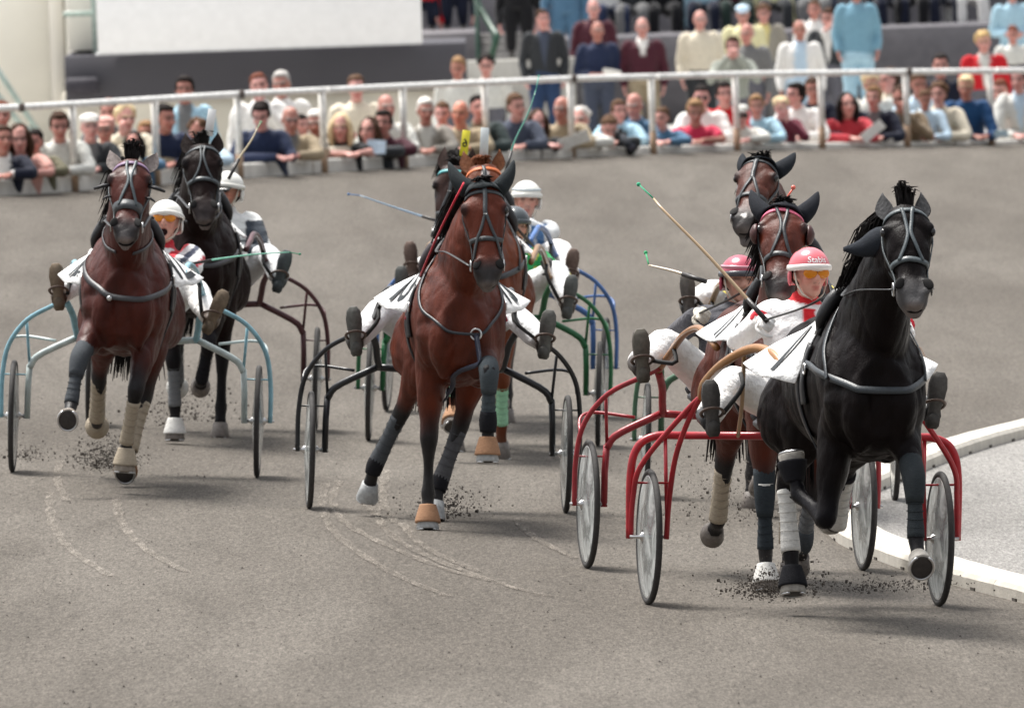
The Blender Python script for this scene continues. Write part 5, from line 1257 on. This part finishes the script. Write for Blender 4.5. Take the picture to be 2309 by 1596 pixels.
PEOPLE = [
 # ---- leaning on the wall, left to right
 (3, 262, 'F2', 'lean', 'red', 'short', 'tan', "ruddy haired man at the left edge, behind the man in navy"),
 (6, 316, 'F', 'lean', 'brown', 'short', 'dnavy', "man in navy jacket and white shirt leaning over the wall at the left edge", dict(front='white', yaw=20)),
 (44, 314, 'F', 'lean', 'brown', 'long', 'pink', "long brown haired woman in pink top leaning on the wall", dict(yaw=2, sleeve=.5)),
 (78, 322, 'F', 'lean', 'dark', 'short', 'olive', "dark haired boy in olive shirt beside the woman in pink", dict(s=.88)),
 (134, 286, 'F', 'lean', 'brown', 'mop', 'pale', "mop haired man in cream sweater left of the white cap", dict(yaw=8, build=1.1)),
 (203, 288, 'F', 'lean', 'grey', 'cap', 'dgrey', "man in white flat cap, dark jacket and grey tie at the wall", dict(cap='white', front='grey', yaw=10)),
 (236, 294, 'F2', 'lean', 'grey', 'cap', 'cream', "old man in pale pink cap and cream shirt beside the white cap", dict(cap='pink')),
 (246, 256, 'F3', 'stand', 'red', 'short', 'grey', "auburn head behind the two caps", dict()),
 (284, 268, 'F2', 'lean', 'lblond', 'curly', 'cream', "fair haired woman shading her eyes behind the dark haired girl", dict(face='l')),
 (302, 325, 'F', 'lean', 'dark', 'long', 'denim', "dark haired girl in blue top low at the wall", dict(s=.85)),
 (328, 302, 'F2', 'lean', 'sandy', 'short', 'beige', "sandy haired boy behind the dark haired girl", dict(s=.9)),
 (374, 268, 'F', 'lean', 'dark', 'short', 'navy', "dark haired man in navy jacket in profile at the wall", dict(yaw=38, build=1.05)),
 (416, 203, 'F3', 'stand', 'dark', 'mop', 'sky', "man in light blue jacket and grey shirt standing behind the rail", dict(front='grey', yaw=0, vtap=.0)),
 (447, 300, 'F', 'lean', 'mid', 'curly', 'ltblue', "brown haired woman in pale blue behind the dark horse's ears", dict(yaw=0)),
 (584, 196, 'F3', 'stand', 'red', 'short', 'white', "red haired man in white shirt standing behind the man in navy", dict(yaw=0, face='r')),
 (588, 262, 'F', 'lean', 'dark', 'mop', 'navy', "big dark haired man in navy jumper with bowed head", dict(yaw=-10, pitch=22, build=1.25, hx=.25)),
 (634, 192, 'F3', 'stand', 'grey', 'short', 'white', "grey haired man in white behind the bald man", dict(d=128.6)),
 (655, 272, 'F', 'lean', 'grey', 'bald', 'beige', "bald man in tan jacket next to the big man in navy", dict(front='grey', yaw=12)),
 (682, 284, 'F2', 'lean', 'dark', 'short', 'tan', "dark haired child between the bald man and the post", dict(s=.8)),
 (712, 280, 'F2', 'lean', 'white', 'short', 'cream', "pale haired man in cream just right of the bald man", dict(yaw=-10)),
 (768, 288, 'F', 'lean', 'lblond', 'long', 'black', "blond woman in black top at the wall", dict(yaw=-4, sleeve=.6, hx=.12)),
 (803, 200, 'F3', 'cross', 'mid', 'short', 'cream', "stout man in cream sweater standing below the board", dict(yaw=0, build=1.2)),
 (833, 296, 'F', 'lean', 'brown', 'long', 'dgrey', "long haired woman reading beside the blond woman", dict(yaw=-25)),
 (864, 280, 'F', 'lean', 'dark', 'mop', 'maroon', "dark haired man in maroon jacket leaning right of the reading woman", dict(yaw=-12, hx=-.15)),
 (872, 244, 'F2', 'lean', 'white', 'bald', 'pale', "white haired man behind the man in the maroon jacket", dict()),
 (960, 252, 'F', 'lean', 'white', 'short', (.27, .25, .22), "white haired man in grey tweed coat at the wall", dict(front='pale', yaw=10)),
 (997, 258, 'F2', 'lean', 'mid', 'short', 'pink', "flushed face between the tweed coat and the beige jacket", dict(s=.9)),
 (1037, 258, 'F', 'lean', 'sandy', 'bald', 'beige', "red faced man in beige jacket at the wall", dict(yaw=-14, build=1.1, skin=(.56, .22, .15))),
 (1032, 155, 'S', 'stand', 'sandy', 'short', 'pale', "fair bearded man in pale shirt standing behind the rail", dict(d=146, floor=APZ + .25)),
 (1096, 150, 'S', 'stand', 'dark', 'curly', 'pale', "curly black haired man in pale jacket standing behind the rail", dict(d=146, floor=APZ + .25, yaw=0)),
 (1080, 245, 'F', 'lean', 'dark', 'short', (.03, .045, .045), "dark haired man in bottle green jacket beside the post", dict(front='tan', yaw=12)),
 (1165, 242, 'F', 'lean', 'mid', 'short', 'slate', "brown haired man in slate denim jacket looking right", dict(yaw=28, build=1.05)),
 (1212, 278, 'F', 'lean', 'brown', 'long', 'black', "brown haired woman in black jacket holding white papers", dict(yaw=6, hx=.20)),
 (1266, 248, 'F', 'lean', 'grey', 'bald', 'beige', "bald man in beige jacket behind the woman with papers", dict(yaw=-20)),
 (1308, 272, 'F', 'lean', 'white', 'curly', 'pale', "white haired woman in pale coat beside the post", dict(yaw=-15)),
 (1374, 292, 'F', 'lean', 'mid', 'short', 'dgrey', "photographer in dark jacket bent over a camera", dict(yaw=10, pitch=18)),
 (1396, 252, 'F2', 'lean', 'mid', 'mop', 'sky', "brown haired boy in light blue behind the photographer", dict(s=.9, yaw=20)),
 (1430, 240, 'F2', 'lean', 'white', 'bald', 'denim', "pink faced bald man in blue jacket right of the boy", dict(yaw=-20)),
 (1492, 268, 'F', 'lean', 'mid', 'short', 'denim', "child in blue denim jacket left of the woman in red", dict(s=.85, yaw=-30)),
 (1568, 254, 'F', 'lean', 'sandy', 'mop', (.50, .03, .075), "blond woman in crimson sweater with bare forearms on the wall", dict(sleeve=.6, yaw=4, pitch=10)),
 (1582, 222, 'F2', 'lean', 'dark', 'short', 'white', "man in sunglasses and white shirt behind the crimson sweater", dict(glasses=(.015, .015, .015), yaw=0)),
 (1634, 214, 'F2', 'lean', 'dark', 'mop', 'red', "dark haired man in bright red jacket with white sleeves", dict(yaw=8)),
 (1672, 262, 'F', 'lean', 'grey', 'cap', 'pale', "spectator in pale coat lifting binoculars beside the red jacket", dict(face='l', s=.9, cap='pale')),
 (1706, 240, 'F', 'lean', 'sandy', 'mop', 'sky', "fair haired boy in pale blue jacket", dict(s=.9, yaw=0)),
 (1762, 244, 'F', 'lean', 'lblond', 'curly', (.16, .03, .05), "curly blond child in dark red at the wall", dict(s=.85, yaw=10, face='r')),
 (1793, 216, 'F2', 'lean', 'dark', 'mop', 'white', "dark haired youth in white shirt in profile", dict(yaw=-50)),
 (1834, 204, 'F2', 'lean', 'brown', 'short', 'dnavy', "ruddy man in dark navy sweater left of the post", dict(yaw=0)),
 (1911, 238, 'F', 'lean', 'dark', 'long', 'coral', "long dark haired woman in coral red sweater holding papers", dict(yaw=12, hx=.10)),
 (1965, 192, 'F3', 'stand', 'lblond', 'curly', 'pale', "pale blond head behind the boy in navy", dict()),
 (1970, 222, 'F', 'lean', 'sandy', 'mop', 'dnavy', "fair haired boy in navy blazer and tie", dict(front='grey', yaw=-15, s=.95)),
 (2030, 224, 'F', 'lean', 'brown', 'curly', 'tan', "dark haired man in tan jacket resting chin on hand", dict(yaw=-24, face='r', pitch=10)),
 (2004, 182, 'F3', 'stand', 'brown', 'short', 'cream', "spectator in cream jacket bending behind the tan jacket", dict(yaw=-60)),
 (2072, 192, 'F2', 'lean', 'mid', 'short', 'ltblue', "pink faced man in pale blue shirt below the rail", dict(yaw=10)),
 (2086, 226, 'F', 'lean', 'mid', 'short', 'ltblue', "small boy in pale blue beside the cream coated woman", dict(s=.8)),
 (2116, 214, 'F', 'lean', 'mid', 'curly', 'cream', "curly brown haired woman in cream coat", dict(yaw=-18)),
 (2121, 150, 'F3', 'stand', 'dark', 'short', 'dnavy', "dark haired man in navy whose eyes meet the rail", dict(yaw=0)),
 (2178, 198, 'F', 'lean', 'lblond', 'short', 'blue', "white blond child in bright blue sweater with clasped hands", dict(yaw=-10, hx=.15)),
 (2218, 96, 'S', 'stand', 'blond', 'curly', 'red', "curly blond woman in red jacket standing above the rail", dict(front='pale', yaw=0, d=150)),
 (2284, 80, 'S2', 'stand', 'red', 'short', 'pale', "red haired child in pale sweater in the stand", dict(s=.9, floor=APZ + .35)),
 (2254, 208, 'F2', 'lean', 'red', 'short', 'white', "ginger haired man in white shirt near the right edge", dict(yaw=-20)),
 (2297, 182, 'F', 'lean', 'dark', 'mop', 'pale', "dark haired man in pale jacket and blue shirt at the right edge", dict(front='ltblue', yaw=-20)),
 # ---- standing on the apron
 (1224, 45, 'S', 'stand', 'brown', 'short', 'dgrey', "man in dark leather jacket and jeans standing with hands at his sides", dict(front='slate', trousers='jeans', yaw=10)),
 (1338, 22, 'S2', 'stand', 'grey', 'bald', 'maroon', "older man in dark maroon coat behind the navy sweater", dict(yaw=0, trousers='dgrey')),
 (1347, 72, 'S', 'belly', 'grey', 'bald', 'navy', "bald man in navy sweater and grey trousers holding a paper", dict(trousers='slate', yaw=6, build=1.12)),
 (1448, 64, 'S', 'stand', 'grey', 'bald', 'maroon', "balding man in maroon pullover over a white shirt", dict(front='white', trousers='khaki', yaw=0, build=1.12, vtap=.42)),
 (1578, 47, 'S', 'stand', 'grey', 'bald', 'cream', "balding man in cream pullover standing with arms down", dict(trousers='dgrey', yaw=5, build=1.15)),
 (1675, 34, 'S2', 'stand', 'grey', 'cap', 'lemon', "man in pale grey cap and lemon jacket", dict(cap='ltblue', trousers='grey', yaw=0, build=1.1)),
 (1722, 32, 'S2', 'stand', 'mid', 'curly', (.30, .28, .24), "woman in grey coat over a yellow blouse", dict(front='yellow', yaw=0, trousers='grey', d=165.5)),
 (1652, 108, 'S', 'binoc', 'brown', 'mop', (.30, .32, .28), "brown haired man in sage jacket looking through raised hands", dict(d=152, yaw=0, floor=APZ)),
 (1684, 78, 'S', 'stand', 'grey', 'bald', 'grey', "bald man in grey behind the sage jacket", dict(d=156, yaw=-30)),
 (1803, 70, 'S', 'stand', 'sandy', 'bald', 'white', "ruddy man in white jacket open over a light blue shirt", dict(front='ltblue', vtap=.0, yaw=0, build=1.1, trousers='ltblue', d=157)),
 (1866, 42, 'S2', 'stand', 'brown', 'short', 'dgrey', "man in dark jacket and white shirt next to the denim suit", dict(front='white', face='l', yaw=-20)),
 (1836, 24, 'S2', 'stand', 'mid', 'short', 'white', "man in white shirt half hidden behind the white jacket", dict(d=167)),
 (1930, -16, 'S', 'stand', 'mid', 'short', 'ldenim', "tall man in pale denim jacket and jeans", dict(trousers='sky', yaw=10, build=1.15)),
 # ---- on the upper terrace
 (953, -60, 'T', 'stand', 'dark', 'short', 'red', "spectator in red top standing just right of the board", dict(trousers='dnavy', s=.95)),
 (1022, -82, 'T', 'stand', 'dark', 'short', 'dnavy', "spectator in navy trousers standing on the platform", dict(trousers='dnavy')),
 (1165, -70, 'T', 'stand', 'dark', 'short', 'black', "spectator all in black on the grandstand steps", dict(trousers='black', d=168.2, floor=at(1165, 132, 168)[2])),
 (1272, -78, 'T', 'stand', 'mid', 'short', 'denim', "spectator in washed blue jeans behind the leather jacket", dict(trousers='denim', d=166.5, floor=APZ + .9)),
 (1372, -62, 'T', 'sit', 'grey', 'short', 'white', "seated spectator in white with navy trousers above the navy sweater", dict(trousers='navy')),
 (1425, -60, 'T', 'sit', 'dark', 'short', 'dgrey', "seated spectator in dark grey beside the one in white", dict(trousers='grey')),
 (1490, -58, 'T', 'sit', 'dark', 'short', 'black', "seated spectator in black next to the column", dict(trousers='black')),
 (1588, -55, 'T', 'sit', 'mid', 'short', 'sky', "seated spectator in light blue above the cream pullover", dict(trousers='dnavy')),
 (1655, -55, 'T', 'sit', 'dark', 'short', 'maroon', "seated spectator in brown behind the grey cap", dict(trousers='green')),
 (1742, -50, 'T', 'sit', 'grey', 'short', 'lemon', "seated spectator in pale yellow above the grey coat", dict(trousers='dgrey')),
 (1838, -48, 'T', 'sit', 'brown', 'short', 'slate', "seated spectator in slate blue above the white shirt", dict(trousers='grey')),
 (2000, -52, 'T', 'sit', 'dark', 'short', 'dnavy', "seated spectator in navy right of the denim suit", dict(trousers='dnavy')),
 (2062, -54, 'T', 'sit', 'brown', 'short', 'dnavy', "second seated spectator in navy right of the denim suit", dict(trousers='black')),
 (2126, -54, 'T', 'sit', 'dark', 'short', 'navy', "third seated spectator in navy right of the denim suit", dict(trousers='dnavy')),
 (2180, -56, 'T', 'sit', 'dark', 'short', 'white', "seated spectator in white trousers above the woman in red", dict(trousers='white')),
 (2282, -14, 'T', 'belly', 'brown', 'short', 'sky', "spectator in sky blue shirt at the top right corner", dict(trousers='sky', d=170, floor=APZ)),
]
GOT = {}
for row in PEOPLE:
    px, py, rw, pose, hair, style, top, label = row[:8]; kw = dict(row[8]) if len(row) > 8 else {}
    GOT[(px, py)] = person_at(px, py, rw, pose, hair, style, top, label, **kw)
# ------------------------------------------------------------------ things in their hands
def hand_point(key, q='r'):
    root, M, J = GOT[key]; return np.array(M @ Vector(J[q + 'w']))
def sheet_of_paper(label, p, size, rot, col=(.80, .80, .77)):
    root = MB(); w, h = size; R = []
    for t in np.linspace(-1, 1, 7):
        R.append(np.array([[t * w / 2, 0.006 * math.cos(3 * t), -h / 2], [t * w / 2, .006 * math.cos(3 * t), h / 2], [t * w / 2, .006 * math.cos(3 * t) + .003, h / 2], [t * w / 2, .006 * math.cos(3 * t) + .003, -h / 2]]) @ rot.T + p)
    o = ob("race_programme", root.rings(R), MAT['cloth'], None, col, smooth=False); tag(o, label, "programme", "race programmes")
p = hand_point((1212, 278)); sheet_of_paper("open white programme held by the woman in black", p + (.12, -.06, .04), (.34, .15), rotm(.5, -.35, 0))
p = hand_point((1911, 238)); sheet_of_paper("white folded programme held by the woman in coral", p + (.10, -.08, .07), (.30, .12), rotm(.2, -.65, 0))
p = hand_point((1970, 222)); sheet_of_paper("white programme lying over the wall beside the boy in navy", np.array((p[0], float(wall_y(p[0])) - .02, float(wall_z(p[0])) + .05)), (.26, .10), rotm(.5, 0, 0))
p = hand_point((1347, 72)); sheet_of_paper("white paper held by the bald man in navy", p + (.05, -.08, .02), (.24, .10), rotm(.4, .2, 0))
p = hand_point((833, 296)); sheet_of_paper("pale blue leaflet held by the reading woman", p + (0, -.08, .06), (.20, .15), rotm(-.3, .1, 0), (.55, .66, .78))
p = hand_point((2178, 198)); sheet_of_paper("pale blue ticket beside the child in bright blue", p + (.16, -.03, .02), (.16, .08), rotm(.3, 0, 0), (.50, .66, .76))
def make_camera(p):
    r = empty("photo_camera", Matrix.Translation(p)); tag(r, "black camera with long lens hanging over the wall by the photographer", "camera")
    ob("camera_body", MB().box((0, 0, .06), (.15, .08, .10), bev=.015), MAT['rubber'], r, (.02, .02, .022)); ob("viewfinder", MB().box((0, 0, .125), (.05, .06, .04), bev=.01), MAT['rubber'], r, (.025, .025, .027))
    ob("lens", MB().tube([(.02, -.03, .05), (.06, -.12, .0), (.11, -.24, -.06)], [.042, .045, .055], 14), MAT['rubber'], r, (.022, .026, .034)); ob("lens_glass", MB().ell((.112, -.245, -.062), (.045, .012, .045)), MAT['eye'], r, (.03, .03, .05))
p = hand_point((1374, 292)); make_camera(tuple(p + (.05, -.10, .02)))
def make_binoculars(p):
    r = empty("binoculars", Matrix.Translation(p)); tag(r, "black binoculars raised by the spectator in the pale coat", "binoculars")
    for x in (-1, 1): ob("barrel", MB().tube([(x * .033, .05, 0), (x * .036, -.02, 0), (x * .040, -.10, 0)], [.018, .024, .030], 12), MAT['rubber'], r, (.02, .02, .02))
    ob("bridge", MB().box((0, 0, 0), (.05, .04, .02), bev=.005), MAT['rubber'], r, (.025, .025, .025))
_r, _M, _J = GOT[(1672, 262)]; make_binoculars(tuple(np.array(_M @ Vector(_J['head'])) + (0, -.155, .01)))
bpy.data.scenes.remove(TSC)
